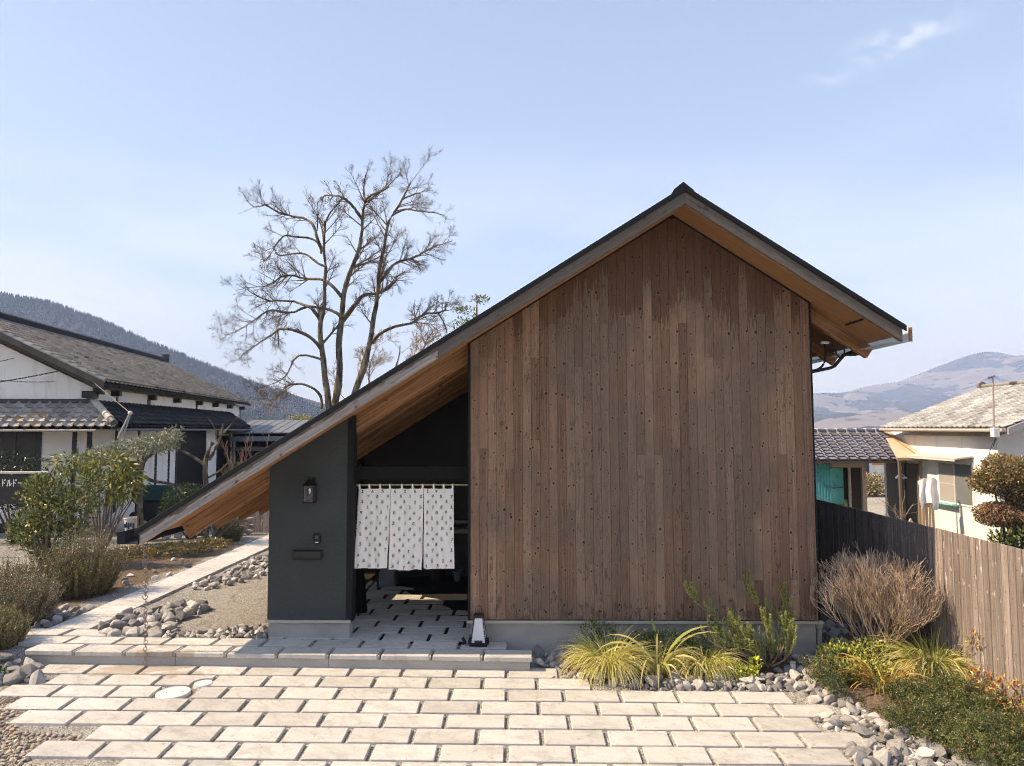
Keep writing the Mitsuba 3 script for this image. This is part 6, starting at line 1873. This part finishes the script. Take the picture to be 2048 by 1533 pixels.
shrub('passage_hedge', 'pink and green bush seen through the gap beside the shed', [(15.4, 22, -.05, 1.2, .6, .55), (16.4, 22, .0, .9, .6, .5)], 2600, .11, .06, [(.28, .24, .10), (.40, .27, .19), (.16, .17, .06)], 404, base=(15.8, 22), stems=6, stem_r=.03, cat='hedge')
t = thing('bare_sapling', 'thin bare sapling in the dark yard behind the fence', 'tree')
r0 = np.random.default_rng(405)
P = np.array([resample(spline([(9.9, 7.9, -.5), (9.95, 7.9, .2), e], 10), 8) for e in ([9.6, 7.9, .72], [10.25, 7.9, .70], [9.95, 7.8, .78])])
R = np.linspace(.022, .008, 8)[None] * np.ones((3, 1))
mb = MB().tubes(P, R, 5, col=np.array((.27, .22, .18)))
P2, R2 = sprout(P, R, r0, 9, .35, .8, .2, 6, t0=.45, tip=.005)
mb.tubes(P2, R2, 3, col=np.array((.30, .24, .2)))
put('branches', mb, 'm_matte', True, parent=t)
# top of an evergreen over the ridge line and a dull green tree far left of the roof
shrub('evergreen_tree', 'tip of a small leaved evergreen showing over the left roof slope', [(-1.35, 13.5, 6.55, .45, .4, .12), (-.75, 13.5, 6.90, .35, .4, .14), (-1.0, 13.5, 5.9, .8, .6, .5), (-1.0, 13.6, 4.9, 1.0, .7, .8)], 2600, .10, .045, [(.16, .18, .05), (.10, .13, .04), (.22, .23, .07)], 411, base=(-1.0, 13.6), stems=12, stem_r=.06, cat='tree', shell=.2)
shrub('mossy_tree', 'pale yellow green round tree far behind the carport roof', [(-14.2, 36, 2.7, 1.3, 1.0, .75), (-13.0, 36, 2.5, .9, .8, .5)], 2600, .18, .09, [(.34, .32, .12), (.26, .26, .10), (.40, .36, .16)], 412, base=(-13.8, 36), stems=6, stem_r=.08, cat='tree')

# ------------------------------------------------------------------ litter and small things
r0 = np.random.default_rng(501)
n = 1500
lx_ = np.concatenate([r0.uniform(1.0, 4.4, 500), r0.uniform(-8.6, -6.1, 450), r0.uniform(-5.35, -2.85, 250), r0.uniform(4.3, 5.95, 300)])
ly_ = np.concatenate([r0.uniform(-.95, -.1, 500), r0.uniform(1.5, 8.5, 450), r0.uniform(.2, 7.0, 250), r0.uniform(-3.2, .6, 300)])
P = np.stack([lx_, ly_, gz(lx_, ly_) + r0.uniform(.004, .03, n)], 1)
az = r0.uniform(0, 6.28, n)
D_ = np.stack([np.cos(az), np.sin(az), r0.normal(0, .25, n)], 1)
c = np.array([(.30, .19, .09), (.42, .28, .14), (.22, .13, .07), (.48, .36, .20)])[r0.choice(4, n)] * r0.uniform(.7, 1.25, (n, 1))
put('fallen_leaves', MB().leaves(P, D_, unit(r0.normal(0, .35, (n, 3)) + [0, 0, 1]), r0.uniform(.03, .07, n), r0.uniform(.014, .03, n), c, .3), 'm_matte', label='dry brown fallen leaves scattered over the beds and gravel', cat='leaves', kind='stuff')
t = thing('garden_light', 'small clear garden light among the stones right of the rosemary', 'light')
gx0, gy0 = 4.12, -.52
g0_ = float(gz(gx0, gy0))
put('lens', MB().lathe([(.001, .02), (.032, .02), (.034, .10), (.030, .125), (.001, .127)], (gx0, gy0, g0_), 18, col=(.62, .62, .64)), 'm_paint', True, parent=t)
put('cap', MB().lathe([(.001, .128), (.038, .128), (.040, .136), (.030, .146), (.001, .147)], (gx0, gy0, g0_), 18, col=(.40, .40, .42)), 'm_paint', True, parent=t)
put('spike', MB().tube([[gx0, gy0, g0_ - .05], [gx0, gy0, g0_ + .03]], .008, 8, col=(.05, .05, .05)), 'm_semi', parent=t)
